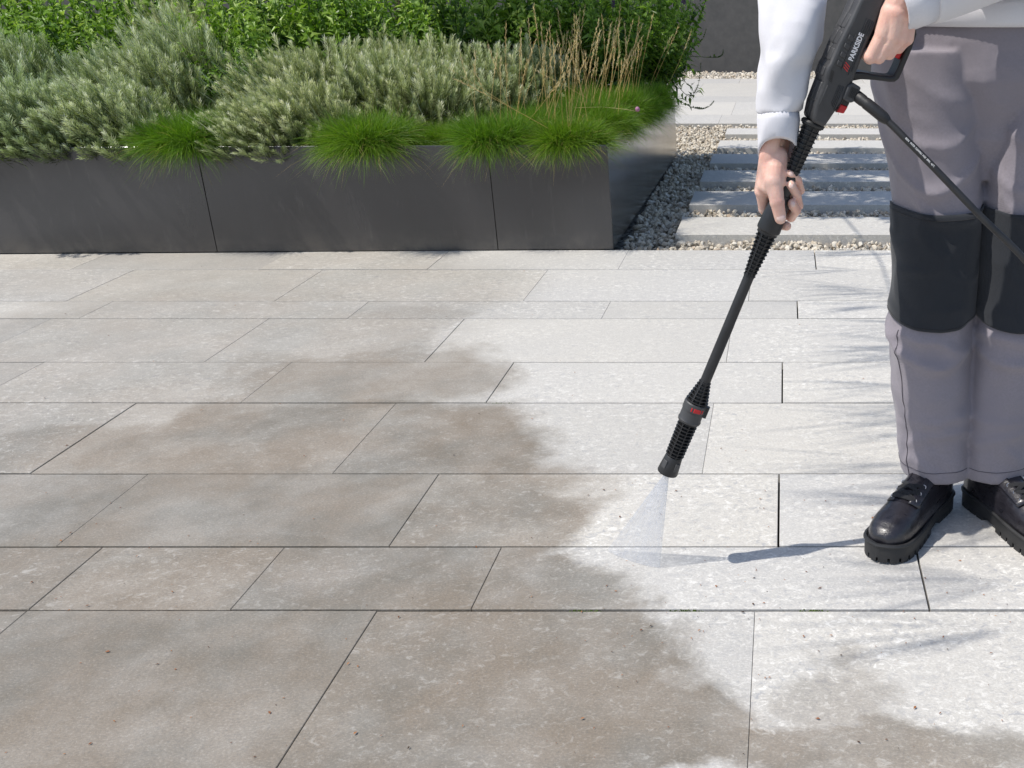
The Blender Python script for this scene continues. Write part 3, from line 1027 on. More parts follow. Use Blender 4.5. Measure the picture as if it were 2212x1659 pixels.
def trailing(pts, Y, seed, leaves=14, Lf=0.04, beads=0):
    r = random.Random(seed)
    P = [at(x, y, Y + dy) for (x, y, dy) in pts]
    # resample smoothly
    path = []
    for i in range(len(P) - 1):
        for k in range(6):
            t = k / 6
            p0, p1, p2, p3 = P[max(i - 1, 0)], P[i], P[i + 1], P[min(i + 2, len(P) - 1)]
            path.append(0.5 * ((2 * p1) + (p2 - p0) * t + (2 * p0 - 5 * p1 + 4 * p2 - p3) * t * t + (3 * p1 - p0 - 3 * p2 + p3) * t ** 3))
    path.append(P[-1])
    mb = MB(); mb.tube(path, [0.0017 * (1 - 0.5 * i / len(path)) for i in range(len(path))], 5)
    V = [Vector(p) for p in mb.v]; Fq = [f for f in mb.f if len(f) == 4]; T = [0.2] * len(V); F3 = []
    n = len(path)
    for k in range(leaves):
        i = int(n * (0.12 + 0.5 * k / leaves)); p = path[i]; d0 = (path[min(i + 1, n - 1)] - path[i - 1]).normalized()
        a = r.uniform(0, 6.28)
        side = Vector((math.cos(a), math.sin(a), math.sin(a * 2)))
        v, f = leaf_template(d0 * 0.7 + side, p, Lf * r.uniform(0.6, 1.3), Lf * 0.38, 0.25, 0.3)
        o = len(V); V += v; F3 += [tuple(j + o for j in q_) for q_ in f]; T += [r.uniform(0.35, 0.75)] * 5
    for k in range(beads):
        i = int(n * (0.45 + 0.54 * k / beads)); p = path[min(i, n - 1)]; s = 0.0075 * (1 - 0.45 * k / beads)
        for j in range(4):
            a = math.pi / 2 * j
            v, f = leaf_template((math.cos(a), math.sin(a) * 0.5, 0.4), p, s * 2, s * 1.1, 0.2, 0)
            o = len(V); V += v; F3 += [tuple(jj + o for jj in q_) for q_ in f]; T += [0.15] * 5
    me = npmesh('trailing_stem', [p[:] for p in V], [np.array(Fq), np.array(F3)], M['salvia'], attr=T)
    o = bpy.data.objects.new('trailing_stem', me)
    return link(o, corner, cl)


trailing([(1430, 170, 0), (1455, 205, -0.05), (1482, 226, -0.08), (1512, 236, -0.08), (1532, 230, -0.08), (1543, 218, -0.08)], 5.75, 1, 10, 0.05, 15)
trailing([(1440, 150, 0), (1468, 190, -0.05), (1490, 208, -0.06), (1506, 190, -0.06), (1512, 160, -0.06), (1514, 135, -0.06)], 5.75, 2, 14, 0.045, 14)
trailing([(1440, 120, 0), (1480, 140, -0.03), (1502, 158, -0.04), (1512, 172, -0.04)], 5.8, 3, 14, 0.05, 3)
trailing([(1430, 160, 0), (1452, 192, -0.05), (1462, 215, -0.06), (1470, 232, -0.06)], 5.7, 4, 12, 0.055, 0)
trailing([(1470, 130, 0), (1495, 122, -0.02), (1530, 124, -0.02), (1552, 124, -0.02), (1561, 118, -0.02), (1562, 108, -0.02)], 5.9, 5, 4, 0.03, 12)
trailing([(1465, 110, 0), (1500, 100, -0.02), (1518, 84, -0.02), (1526, 62, -0.02)], 5.9, 6, 10, 0.035, 9)
trailing([(1445, 110, 0), (1485, 85, 0), (1497, 60, 0), (1500, 30, 0)], 5.9, 7, 12, 0.035, 8)
trailing([(1430, 140, 0), (1470, 165, -0.03), (1488, 185, -0.03), (1500, 178, -0.03)], 5.75, 8, 14, 0.05, 3)

# ---------- fescue tufts
TUFT_ME = []
for s in range(5):
    gen = np.random.default_rng(100 + s)
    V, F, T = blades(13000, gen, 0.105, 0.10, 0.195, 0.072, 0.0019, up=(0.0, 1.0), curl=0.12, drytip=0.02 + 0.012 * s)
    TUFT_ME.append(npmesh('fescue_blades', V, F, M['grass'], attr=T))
DRY_ME = []
for s in range(2):
    gen = np.random.default_rng(130 + s)
    V, F, T = blades(420, gen, 0.08, 0.13, 0.235, 0.10, 0.0018, up=(0.0, 0.35), curl=0.12, drytip=0.75)
    DRY_ME.append(npmesh('dry_blades', V, F, M['grass'], attr=T))


def stalk(seed, L):
    """one golden flowering stalk with a narrow seed head, base at the origin"""
    r = random.Random(seed)
    bx = r.uniform(-0.10, 0.10)
    c = lambda t: Vector((bx * L * t * t, 0.04 * L * t * t * (1 if seed % 2 else -1), L * t))
    mb = MB(); mb.tube([c(k / 8) for k in range(9)], [0.0012 - 0.0007 * k / 8 for k in range(9)], 3)
    V = [Vector(p) for p in mb.v]; F4 = [f for f in mb.f if len(f) == 4]; T = [0.25 + 0.4 * (i // 3) / 9 for i in range(len(V))]; F3 = []
    for k in range(34):
        t = 0.72 + 0.29 * k / 34
        a = r.uniform(0, 6.28)
        d = Vector((math.cos(a) * 0.35, math.sin(a) * 0.35, 1)).normalized()
        b = c(min(t, 1)); l = r.uniform(0.010, 0.020); s = d.cross(Vector((math.sin(a), -math.cos(a), 0.2))).normalized() * 0.0016
        o = len(V); V += [b - s * 0.5, b + d * l * 0.5 + s, b + d * l]; F3.append((o, o + 1, o + 2)); T += [r.uniform(0.55, 1)] * 3
    return npmesh('flower_stalk', [p[:] for p in V], [np.array(F4), np.array(F3)], M['straw'], attr=T)


STALKS = [stalk(s, L) for s, L in enumerate((0.26, 0.30, 0.34, 0.38, 0.42, 0.46, 0.36, 0.32))]
TUFT = [  # (x, Y, base z, radius scale, height scale, stalks, dry, label)
    (412, 4.195, 0.424, 1.05, 0.98, 0, 1, 'leftmost round green grass tuft hanging over the planter rim'),
    (797, 4.205, 0.424, 1.12, 1.00, 0, 1, 'large round green grass tuft over the rim, second from the left'),
    (1068, 4.25, 0.422, 1.00, 0.95, 9, 1, 'round green grass tuft above the panel seam, third from the left'),
    (1226, 4.255, 0.42, 0.98, 0.90, 14, 1, 'pale tipped grass tuft at the front right corner of the planter'),
    (483, 4.52, 0.41, 0.70, 0.85, 0, 0, 'small dark green grass tuft tucked behind the leftmost round tuft'),
    (958, 4.30, 0.415, 0.66, 0.62, 0, 0, 'low green grass tuft between the second and third round tufts'),
    (1160, 4.58, 0.42, 0.95, 0.90, 14, 0, 'green grass tuft behind the gap of the third and fourth tufts'),
    (1262, 4.72, 0.42, 1.05, 1.00, 16, 0, 'green grass mat in the middle of the golden stalks'),
    (1306, 4.66, 0.42, 0.78, 0.85, 4, 0, 'bright green grass mat at the right rim near the pink flower'),
    (1320, 5.05, 0.43, 1.05, 1.05, 16, 0, 'shaded green grass mat below the dark shrubs'),
    (1370, 5.12, 0.43, 0.76, 0.95, 6, 0, 'dark green grass mat hanging over the right side of the planter'),
    (1238, 5.25, 0.43, 0.95, 1.05, 10, 0, 'rear green grass mat behind the golden stalks'),
    (225, 5.12, 0.56, 0.80, 0.75, 0, 0, 'dark green grass patch at the left edge among lavender'),
    (1405, 5.42, 0.44, 0.72, 0.9, 3, 0, 'rearmost green grass mat under the overhanging shrub'),
]
for i, (x, Y, z, s, h, ns, dry, lab) in enumerate(TUFT):
    p = at(x, 300, Y); p.z = z
    e = empty('fescue_tuft', p)
    tag(e, lab, 'grass tuft', 'fescue tufts in the planter')
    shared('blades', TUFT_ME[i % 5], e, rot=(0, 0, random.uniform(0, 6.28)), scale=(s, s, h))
    if dry:
        shared('dry_blades', DRY_ME[i % 2], e, rot=(0, 0, random.uniform(0, 6.28)), scale=(s, s, h))
    for k in range(ns):
        a = random.uniform(0, 6.28); r_ = 0.10 * math.sqrt(random.random())
        right = (x - 1180) / 300.0
        d = Vector((random.gauss(0.10 + 0.22 * right, 0.16), random.gauss(0, 0.12), 1)).normalized()
        if random.random() < 0.06: d = Vector((random.choice((-1.2, 0.9, 1.4)), random.uniform(-0.3, 0.3), 0.8)).normalized()
        q_ = d.to_track_quat('Z', 'Y')
        shared('flower_stalk', STALKS[random.randrange(8)], e, loc=(math.cos(a) * r_, math.sin(a) * r_, 0.03), rot=(q_ @ Quaternion((0, 0, 1), random.uniform(0, 6.28))).to_euler(), scale=(1, 1, random.uniform(0.8, 1.08)))

# one small pink flower head on a bent stalk
pc = at(1377, 236, 4.62)
fl_ = MB(); fl_.ellipsoid(pc, 0.010, 0.010, 0.011)
fm = fl_.mesh('flower_head', M['pink']); fa = fm.attributes.new('tint', 'FLOAT', 'POINT'); fa.data.foreach_set('value', rng.random(len(fm.vertices)).astype(np.float32))
pf = link(bpy.data.objects.new('pink_flower', fm))
tag(pf, 'small round pink flower head above the right grass mat', 'flower')
stm = MB(); stm.tube([at(1240, 233, 4.66), at(1300, 231, 4.64), at(1350, 236, 4.62), (pc.x, pc.y, pc.z - 0.010)], [0.0012, 0.0012, 0.001, 0.001], 4)
sm_ = stm.mesh('stem', M['straw']); fa = sm_.attributes.new('tint', 'FLOAT', 'POINT'); fa.data.foreach_set('value', np.full(len(sm_.vertices), 0.7, np.float32))
link(bpy.data.objects.new('stem', sm_), pf)

# ---------- slim tree rising out of the bed; its crown is above the picture and dapples the stepping slabs
tb = Vector((-2.15, 6.05, SOIL))
tree = empty('slim_tree', tb)
tag(tree, 'slim tree rising from the back of the planter, its crown shading the stepping slabs', 'tree')
limbs = [[tb, tb + Vector((0.06, 0.0, 0.8)), tb + Vector((0.2, -0.06, 1.5)), tb + Vector((0.45, -0.15, 2.1))]]
lim_r = [[0.032, 0.028, 0.024, 0.018]]
CROWN = [(-1.55, 4.50, 2.62), (-1.20, 4.85, 2.72), (-0.85, 4.70, 2.62), (-1.45, 5.30, 2.80), (-1.00, 5.35, 2.75), (-0.60, 5.15, 2.66), (-1.15, 4.35, 2.55), (-0.75, 4.25, 2.55), (-0.35, 4.60, 2.60), (-0.30, 5.15, 2.66), (-0.60, 5.70, 2.75), (-1.10, 5.85, 2.80), (-1.70, 5.70, 2.80), (-0.15, 4.35, 2.55), (0.00, 4.90, 2.60), (-1.90, 5.00, 2.70), (-0.50, 4.12, 2.50)]
CROWN += [(-2.65, 5.25, 2.75), (-2.35, 5.5, 2.8), (-2.05, 5.3, 2.72), (-2.25, 4.95, 2.7), (-2.55, 5.75, 2.8)]
fork = limbs[0][-1]
for c in CROWN:
    c = Vector(c)
    limbs.append([fork, fork.lerp(c, 0.5) + Vector((0, 0, 0.14)), c]); lim_r.append([0.012, 0.008, 0.003])
tm = MB()
for l, r in zip(limbs, lim_r): tm.tube(l, r, 7)
LEAN = [(-0.86, 3.45, 2.25), (-0.83, 2.95, 2.2), (-0.81, 2.5, 2.15), (-0.79, 2.05, 2.1), (-0.77, 1.65, 2.05), (-0.75, 1.25, 2.05)]
lp = [fork, Vector((-1.2, 4.9, 2.5))] + [Vector(c) for c in LEAN]
tm.tube(lp, [0.010, 0.007, 0.004, 0.0035, 0.003, 0.0025, 0.002, 0.0015], 6)
tm.build('trunk', M['bark'], tree, tb)
gen = np.random.default_rng(5)
lt = []
for s in range(4):
    v, f = leaf_template((0, 0, 1), (0, 0, 0), 1.0, 0.42, 0.2, 0.15); lt.append((np.array([a[:] for a in v]), np.array(f)))
P, S = [], []
for c in CROWN:
    n = 1300
    d = gen.normal(size=(n, 3)); d /= np.linalg.norm(d, axis=1)[:, None]
    P.append(np.array(c) + d * (gen.random(n) ** 0.45)[:, None] * np.array([0.26, 0.27, 0.16]))
    S.append(gen.uniform(0.045, 0.075, n))
P = np.concatenate(P); S = np.concatenate(S)
D = gen.normal(size=(len(P), 3)) * np.array([1, 1, 0.6]) + np.array([0, 0, -0.4])
V, F, T = scatter(lt, P, orient(D, gen), S, gen)
link(bpy.data.objects.new('crown', npmesh('crown', V, F, M['treeleaf'], smooth=False, attr=T)), tree, tb)
# long unseen bough with narrow leaves, added so its shade streaks the right terrace
V, F, T = [], [], []
for c in LEAN:
    for k in range(5):
        b = Vector(c) + Vector((random.uniform(-0.05, 0.15), random.uniform(-0.26, 0.26), random.uniform(-0.08, 0.08)))
        for j in range(9):
            a = random.uniform(-0.45, 0.45)
            d = Vector((-math.cos(a), math.sin(a), random.uniform(-0.5, 0.1)))
            v, f = leaf_template(d, b, random.uniform(0.18, 0.46), random.uniform(0.0025, 0.0055), 0.2, 0.12)
            o = len(V); V += v; F += [tuple(i + o for i in q_) for q_ in f]; T += [random.random()] * 5
link(bpy.data.objects.new('bough_leaves', npmesh('bough_leaves', [v[:] for v in V], np.array(F), M['treeleaf'], smooth=False, attr=T)), tree, tb)
# ================================================================== person, spray gun, hose, water
def skinmat():
    t = NT('skin'); p = t.obj()
    n1 = t.noise(p, 28, 4, 0.6); n2 = t.noise(p, 420, 3, 0.6)
    v = t.n('ShaderNodeTexVoronoi'); t.set(v.inputs['Vector'], t.vmath('MULTIPLY', p, (1, 1, 0.55))); v.inputs['Scale'].default_value = 520
    col = t.ramp(n1, [(0.3, (0.72, 0.40, 0.315)), (0.5, (0.78, 0.49, 0.395)), (0.72, (0.81, 0.56, 0.46))])
    col = t.mix(t.map(n2, 0.5, 0.75, 0, 0.25), col, (0.62, 0.32, 0.25))
    h = t.math('ADD', t.math('MULTIPLY', n2, 0.7), t.math('MULTIPLY', v.outputs['Distance'], 0.7))
    return t.pbr(col, 0.48, t.bump(h, 0.25, 0.0012), Subsurface_Weight=0.18, Subsurface_Radius=(0.010, 0.004, 0.002), Subsurface_Scale=0.5, Specular_IOR_Level=0.35)


M['skin'] = skinmat()
t = NT('nail'); M['nail'] = t.pbr((0.82, 0.58, 0.50), 0.2, Coat_Weight=0.2)
M['trouser'] = fabric('grey work trousers', (0.275, 0.248, 0.276), 1500)
M['patch'] = fabric('dark knee fabric', (0.017, 0.020, 0.026), 1300)
M['sweat'] = fabric('pale grey sweatshirt', (0.70, 0.69, 0.715), 700, 0.95, 0.05, 0.0)
M['rib'] = fabric('pale ribbed knit', (0.71, 0.70, 0.73), 1200, 0.95, 0.05, 0.0)
t = NT('black boot leather'); p_ = t.obj()
l1 = t.noise(t.vmath('MULTIPLY', p_, (1, 1, 2.2)), 45, 5, 0.6, 0.8); l2 = t.noise(p_, 700, 3)
M['leather'] = t.pbr(t.mix(t.map(l1, 0.3, 0.7), (0.012, 0.011, 0.014), (0.026, 0.024, 0.030)), t.map(l1, 0.3, 0.7, 0.24, 0.40), t.bump(t.math('ADD', l1, t.math('MULTIPLY', l2, 0.15)), 0.35, 0.0035), Coat_Weight=0.25, Coat_Roughness=0.2)
M['rubber'] = plastic('black rubber sole', (0.022, 0.022, 0.023), 0.6)
M['lace'] = fabric('black laces', (0.012, 0.012, 0.014), 2500)
t = NT('eyelet metal'); M['eyelet'] = t.pbr((0.62, 0.60, 0.57), 0.28, Metallic=1.0)
M['black'] = plastic('black plastic', (0.018, 0.018, 0.019), 0.42, 0.35)
M['black2'] = plastic('dark grey plastic', (0.050, 0.050, 0.052), 0.45, 0.4)
M['red'] = plastic('red plastic', (0.52, 0.012, 0.018), 0.35, 0.1)
t = NT('white print'); M['white'] = t.pbr((0.82, 0.82, 0.82), 0.5)
t = NT('red print'); M['redprint'] = t.pbr((0.62, 0.03, 0.03), 0.5)
M['hose'] = plastic('black hose', (0.016, 0.016, 0.017), 0.48, 0.2)
M['hair'] = simple('short brown hair', (0.04, 0.025, 0.015), (0.09, 0.06, 0.035), 200, 0.6, 0.6, 0.004)

LEGY = 1.93
OUT = [(1878, 90, 0.205), (1882, 160, 0.200), (1893, 250, 0.190), (1913, 350, 0.178), (1925, 430, 0.171), (1928, 500, 0.167), (1926, 560, 0.166), (1922, 640, 0.168),
       (1918, 700, 0.170), (1920, 760, 0.167), (1928, 850, 0.161), (1935, 950, 0.156), (1938, 985, 0.154), (1943, 1012, 0.148)]
legz, legc, legw = [], [], []
for (x, y, w) in OUT:
    p = at(x, y, LEGY)
    legz.append(p.z); legc.append(p.x + w / 2); legw.append(w)
legz, legc, legw = map(np.array, (legz[::-1], legc[::-1], legw[::-1]))
HIPX = float(np.interp(0.85, legz, legc)) + 0.105
PBASE = Vector((HIPX, 1.945, 0))


def folds(th, z, seed):
    """cloth folds: amount added to the radius"""
    s = seed * 17.3
    a = 0.005 * mnoise.noise(Vector((math.cos(th) * 1.1, math.sin(th) * 1.1, z * 9 + s)))
    b_ = 0.004 * mnoise.noise(Vector((math.cos(th) * 1.6 + z * 3, math.sin(th) * 1.6, z * 5 + s + 9)))
    c = 0.0
    for (fx, fz, am) in ((0.8, 7.0, 0.0055), (1.3, 13.0, 0.0035)):
        rid = 1 - abs(mnoise.noise(Vector((math.cos(th + z * 5) * fx, math.sin(th + z * 5) * fx + s, z * fz)))) * 2.4
        c += am * max(0.0, rid - 0.35)
    d = 0.0
    for (zz, ph, amp, sl) in ((0.405, 0.0, 0.011, 0.05), (0.37, 0.6, 0.008, -0.04), (0.72, -0.3, 0.007, 0.09), (0.79, 0.2, 0.009, 0.10), (0.85, 0.1, 0.007, 0.08), (0.28, 0.3, 0.005, 0.05), (0.18, -0.5, 0.006, -0.03)):
        u = (z - zz - sl * math.sin(th + ph) - 0.012 * mnoise.noise(Vector((th * 1.5, zz * 40, s)))) / 0.011
        if abs(u) < 3: d += amp * math.exp(-abs(u) ** 1.5) * max(0, 0.45 + 0.55 * math.cos(th + math.pi / 2 + ph + mnoise.noise(Vector((zz * 31, s, 0))) * 1.2))
    return a + b_ + c + d - 0.005


def leg_ring(z, side, seed, off=0.0, th0=0.0, th1=2 * math.pi, n=56, closed=True):
    w = float(np.interp(z, legz, legw)); cx = float(np.interp(z, legz, legc))
    if side < 0: cx = 2 * HIPX - cx + 0.01
    r = w / 2
    ring = []
    for j in range(n):
        th = th0 + (th1 - th0) * j / (n if closed else n - 1)
        f = folds(th, z, seed)
        rr = r + f + off
        ring.append(Vector((cx + rr * math.cos(th), LEGY + (rr * 1.06) * math.sin(th), z)))
    return ring


person_parts_parent = None
# ---- the body (skin): one continuous figure under the clothes
def hz(zx, zy, off):      # right hand reference frame
    return src(2180 + zx / 5.532, 400 + zy / 5.532, HY - off)


def hl(zx, zy, off):      # left hand reference frame
    return src(2350 + zx / 5.351, 60 + zy / 5.351, GY - off)


GY, NY = 1.70, 1.69
HY = 1.695
RH = {'index': [(290, 880, -.012, .0118), (325, 1170, -.026, .0098), (560, 1420, -.030, .0088), (690, 1452, -.012, .0080)],
      'middle': [(300, 800, -.028, .0112), (470, 1080, -.045, .0098), (760, 1300, -.034, .0088), (842, 1195, -.010, .0083), (778, 1085, .004, .0080)],
      'ring': [(340, 720, -.040, .0106), (600, 900, -.052, .0092), (880, 1115, -.036, .0085), (850, 955, -.010, .0082), (760, 785, .006, .0079)],
      'pinky': [(400, 650, -.050, .0098), (700, 740, -.055, .0084), (912, 872, -.036, .0076), (868, 705, -.010, .0072), (752, 598, .004, .0068)],
      'thumb': [(500, 520, .002, .0175), (480, 740, .013, .0152), (535, 1060, .022, .0120), (588, 1325, .021, .0100)]}
LH = {'index': [(1270, 215, .012, .0128), (1065, 575, .012, .0105), (955, 500, -.014, .0092), (985, 400, -.028, .0085)],
      'middle': [(1420, 250, .014, .0125), (1205, 575, .010, .0102), (1120, 530, -.020, .0092), (1120, 430, -.032, .0085)],
      'ring': [(1545, 275, .008, .0118), (1365, 515, .006, .0098), (1280, 480, -.022, .0088), (1260, 390, -.032, .0082)],
      'pinky': [(1640, 280, .000, .0105), (1515, 430, .000, .0088), (1440, 410, -.022, .0080), (1420, 330, -.028, .0074)],
      'thumb': [(1300, -60, -.006, .0165), (1130, 120, -.018, .0130), (1020, 300, -.030, .0105), (960, 420, -.034, .0092)]}


def hand(mb, F, H, wrist):
    for name, ch in H.items():
        for a, c in zip(ch[:-1], ch[1:]):
            mb.capsule(F(*a[:3]), F(*c[:3]), a[3], c[3])
        for j in ch[1:-1]:       # knuckle
            mb.ellipsoid(F(*j[:3]), j[3] * 1.07, j[3] * 1.07, j[3] * 1.07)
    ms = [H[k][0] for k in ('index', 'middle', 'ring', 'pinky')]
    for w, m in zip(wrist, ms):
        mb.capsule(F(*w[:3]), F(*m[:3]), w[3], m[3] * 1.12)
    for m0, m1 in zip(ms[:-1], ms[1:]):
        mb.capsule(F(*m0[:3]), F(*m1[:3]), m0[3], m1[3])
    for w0, w1 in zip(wrist[:-1], wrist[1:]):
        mb.capsule(F(*w0[:3]), F(*w1[:3]), w0[3], w1[3])


SH_R = Vector((HIPX - 0.185, 1.965, 1.43)); SH_L = Vector((HIPX + 0.185, 1.965, 1.43))
EL_R = at(1730, -55, 1.82); WR_R = hz(470, 230, -.02)
EL_L = Vector((HIPX + 0.20, 1.85, 1.16)); WR_L = hl(1560, -210, 0.0)
hb = MB()
hand(hb, hz, RH, [(395, 330, -.008, .0155), (450, 330, -.022, .0165), (510, 335, -.036, .0165), (560, 345, -.048, .0150)])
hb.capsule(hz(540, 330, -.012), hz(500, 720, .006), .0185, .0180)
hb.capsule(hz(420, 330, -.008), hz(350, 780, -.004), .0170, .0155)
hb.capsule(hz(430, 500, -.004), hz(420, 800, .004), .0180, .0150)
hb.capsule(hz(600, 470, -.022), hz(560, 760, -.004), .0120, .0125)
hb.capsule(hz(380, 560, -.015), hz(360, 860, -.012), .0165, .0135)
for w in ((395, 330, -.008, .0155), (560, 345, -.048, .0155), (480, 330, -.028, .0175)):
    hb.capsule(hz(*w[:3]), hz(w[0] + 70, -120, w[2] - .004), w[3], .0165)
hand(hb, hl, LH, [(1400, -120, .012, .0180), (1470, -110, .014, .0190), (1560, -100, .008, .0180), (1640, -90, .000, .0160)])
hb.capsule(hl(1380, 40, .000), hl(1330, 190, -.002), .0190, .0165)
hb.capsule(hl(1500, 60, .004), hl(1490, 230, .000), .0190, .0160)
hb.capsule(hl(1300, -60, -.006), hl(1280, 150, .000), .0165, .0150)
hb.capsule(hl(1420, -120, .005), hl(1600, -400, .01), .0215, .0235)
hb.capsule(hl(1600, -110, .003), hl(1690, -400, .01), .0195, .0235)
hand_me = remesh(hb, 0.0017, 5, 0.5)

bb = MB()
Mz = Matrix.Identity(3)
HC = Vector((HIPX - 0.02, 1.905, 1.655))          # head centre
bb.capsule(Vector((HIPX, 1.955, 0.95)), Vector((HIPX, 1.965, 1.30)), 0.115, 0.125)
bb.ellipsoid(Vector((HIPX, 1.965, 0.92)), 0.150, 0.100, 0.10)
bb.ellipsoid(Vector((HIPX, 1.965, 1.32)), 0.165, 0.105, 0.13)
bb.capsule(SH_R, SH_L, 0.055, 0.055)
bb.capsule(Vector((HIPX, 1.960, 1.40)), HC + Vector((0, 0.02, -0.06)), 0.062, 0.056)
bb.ellipsoid(HC, 0.076, 0.096, 0.118)
bb.ellipsoid(HC + Vector((0, -0.028, -0.062)), 0.052, 0.060, 0.055)
bb.capsule(HC + Vector((0, -0.088, 0.012)), HC + Vector((0, -0.108, -0.026)), 0.009, 0.014)
bb.capsule(HC + Vector((-0.02, -0.088, -0.062)), HC + Vector((0.02, -0.088, -0.062)), 0.008, 0.008)
for s in (-1, 1):
    bb.ellipsoid(HC + Vector((s * 0.078, 0.008, -0.005)), 0.010, 0.020, 0.032)
    bb.capsule(HC + Vector((s * 0.016, -0.090, 0.032)), HC + Vector((s * 0.05, -0.080, 0.034)), 0.010, 0.008)
    cx = float(np.interp(0.5, legz, legc))
    kx = HIPX + s * (HIPX - cx); hx = HIPX + s * 0.09
    an = float(np.interp(0.12, legz, legc)); ax_ = HIPX + s * (HIPX - an)
    bb.capsule((hx, 1.950, 0.88), (kx, LEGY, 0.49), 0.078, 0.056)
    bb.capsule((kx, LEGY, 0.49), (ax_, LEGY, 0.09), 0.054, 0.022)
    bb.capsule((ax_, LEGY, 0.08), (ax_ + s * 0.035, LEGY - 0.07, 0.066), 0.016, 0.010)
for (a, e, w, c) in ((SH_R, EL_R, WR_R, 1), (SH_L, EL_L, WR_L, 1)):
    bb.capsule(a, e, 0.046, 0.038)
    bb.capsule(e, w, 0.034, 0.018)
body_me = remesh(bb, 0.008, 4, 0.5)
bmj = bmesh.new(); bmj.from_mesh(body_me); bmj.from_mesh(hand_me)
bmj.to_mesh(body_me); bmj.free()
body_me.polygons.foreach_set('use_smooth', np.ones(len(body_me.polygons), dtype=bool))
body_me.materials.clear(); body_me.materials.append(M['skin'])
body_me.name = 'person'
person = bpy.data.objects.new('person', body_me); COL.objects.link(person)
tag(person, 'person in pale sweatshirt, grey work trousers and black boots holding the spray gun', 'person')

# eyes, hair (above the picture, kept simple)
for s in (-1, 1):
    e = MB(); e.ellipsoid(HC + Vector((s * 0.031, -0.079, 0.014)), 0.0125, 0.0125, 0.0115); e.build('eye', M['white'], person)
hr = MB(); hr.ellipsoid(HC + Vector((0, 0.022, 0.035)), 0.084, 0.096, 0.100); hr.build('hair', M['hair'], person)

# nails
camv = Vector((0, 0, CAM_H))


def nail(p, up, L, W, r):
    n = (camv - p).normalized()
    up = (up - n * up.dot(n)).normalized(); sd = up.cross(n)
    Mx = Matrix((sd, up, n)).transposed()
    b = MB(); b.ellipsoid(p + n * (r * 0.80), W / 2, L / 2, r * 0.30, Mx)
    b.build('fingernail', M['nail'], person)


for nm, dx, dy in (('thumb', 8, -10), ('middle', 8, 14), ('ring', 2, 18), ('pinky', 4, 12)):
    ch = RH[nm]; a, c = ch[-2], ch[-1]
    p = hz(c[0] + dx, c[1] + dy, c[2]); up = hz(c[0], c[1], 0) - hz(a[0], a[1], 0)
    k = 1.45 if nm == 'thumb' else 1.12
    nail(p, up, c[3] * 1.25 * (1.05 if nm == 'thumb' else 1), c[3] * k, c[3])

# ---- trousers
tr = MB()
zs = np.linspace(legz[0], 0.93, 110)
for side in (1, -1):
    hem = 0.004
    rings = [leg_ring(zs[0] + 0.006, side, 3 if side > 0 else 5, -0.010), leg_ring(zs[0], side, 3 if side > 0 else 5, -0.006)]
    rings += [leg_ring(z, side, 3 if side > 0 else 5) for z in zs]
    tr.loft(rings, cap0=True, cap1=True)
rings = []
for z in np.linspace(0.70, 1.02, 26):
    rx = np.interp(z, [0.70, 0.80, 0.88, 1.02], [0.06, 0.150, 0.196, 0.185]); ry = np.interp(z, [0.70, 0.80, 0.88, 1.02], [0.05, 0.085, 0.118, 0.118])
    rings.append([Vector((HIPX + (rx + folds(th, z, 8)) * math.cos(th), 1.950 + (ry + folds(th, z, 8)) * math.sin(th), z)) for th in [2 * math.pi * j / 56 for j in range(56)]])
tr.loft(rings)
tm_ = remesh(tr, 0.0040, 3, 0.5)
tm_.materials.append(M['trouser']); tm_.name = 'trousers'
trousers = link(bpy.data.objects.new('trousers', tm_), person)
# hem stitching and outer side seam
sb = MB()
for side, seed in ((1, 3), (-1, 5)):
    sb.tube(leg_ring(legz[0] + 0.028, side, seed, 0.0004) + [leg_ring(legz[0] + 0.028, side, seed, 0.0004)[0]], 0.0006, 5)
    th = math.pi + 0.62 if side > 0 else -0.62
    pth = []
    for z in np.linspace(legz[0] + 0.004, 0.42, 60):
        w = float(np.interp(z, legz, legw)); cx = float(np.interp(z, legz, legc))
        if side < 0: cx = 2 * HIPX - cx + 0.01
        rr = w / 2 + folds(th, z, seed) + 0.0009
        pth.append(Vector((cx + rr * math.cos(th), LEGY + rr * 1.06 * math.sin(th), z)))
    sb.tube(pth, 0.0008, 5)
t = NT('dark seam'); M['seam'] = t.pbr((0.09, 0.08, 0.095), 0.9)
sb.build('seam', M['seam'], trousers)
# knee patches: separate curved panels sewn on the front
ztop, zbot = at(1930, 433, LEGY).z, at(1930, 664, LEGY).z
for side, seed in ((1, 3), (-1, 5)):
    rings, inner = [], []
    n = 40
    for z in np.linspace(zbot, ztop, 44):
        a0, a1 = math.pi + 0.10, 2 * math.pi - 0.10
        if side > 0: a0 = math.pi + 0.02
        row = []
        for j in range(n):
            th = a0 + (a1 - a0) * j / (n - 1)
            # bowed lower and upper edges
            bow = -0.022 * math.sin(math.pi * j / (n - 1)) * (1 - (z - zbot) / (ztop - zbot)) - 0.008 * math.sin(math.pi * j / (n - 1)) * ((z - zbot) / (ztop - zbot))
            zz = z + bow
            row.append(leg_ring(zz, side, seed, 0.0050, th, th + 0.001, 1)[0])
        rings.append(row)
    mb = MB(); mb.loft(rings, False, False, closed=False)
    o = mb.build('knee_patch', M['patch'], trousers)
    sd = o.modifiers.new('thick', 'SOLIDIFY'); sd.thickness = 0.003; sd.offset = -1
    o['label'] = 'dark blue-black knee patch'
    for rr_ in (rings[1], rings[-3]):
        st = MB(); st.tube(rr_, 0.0009, 4); st.build('stitching', M['lace'], o)

# ---- sweatshirt
sw = MB()


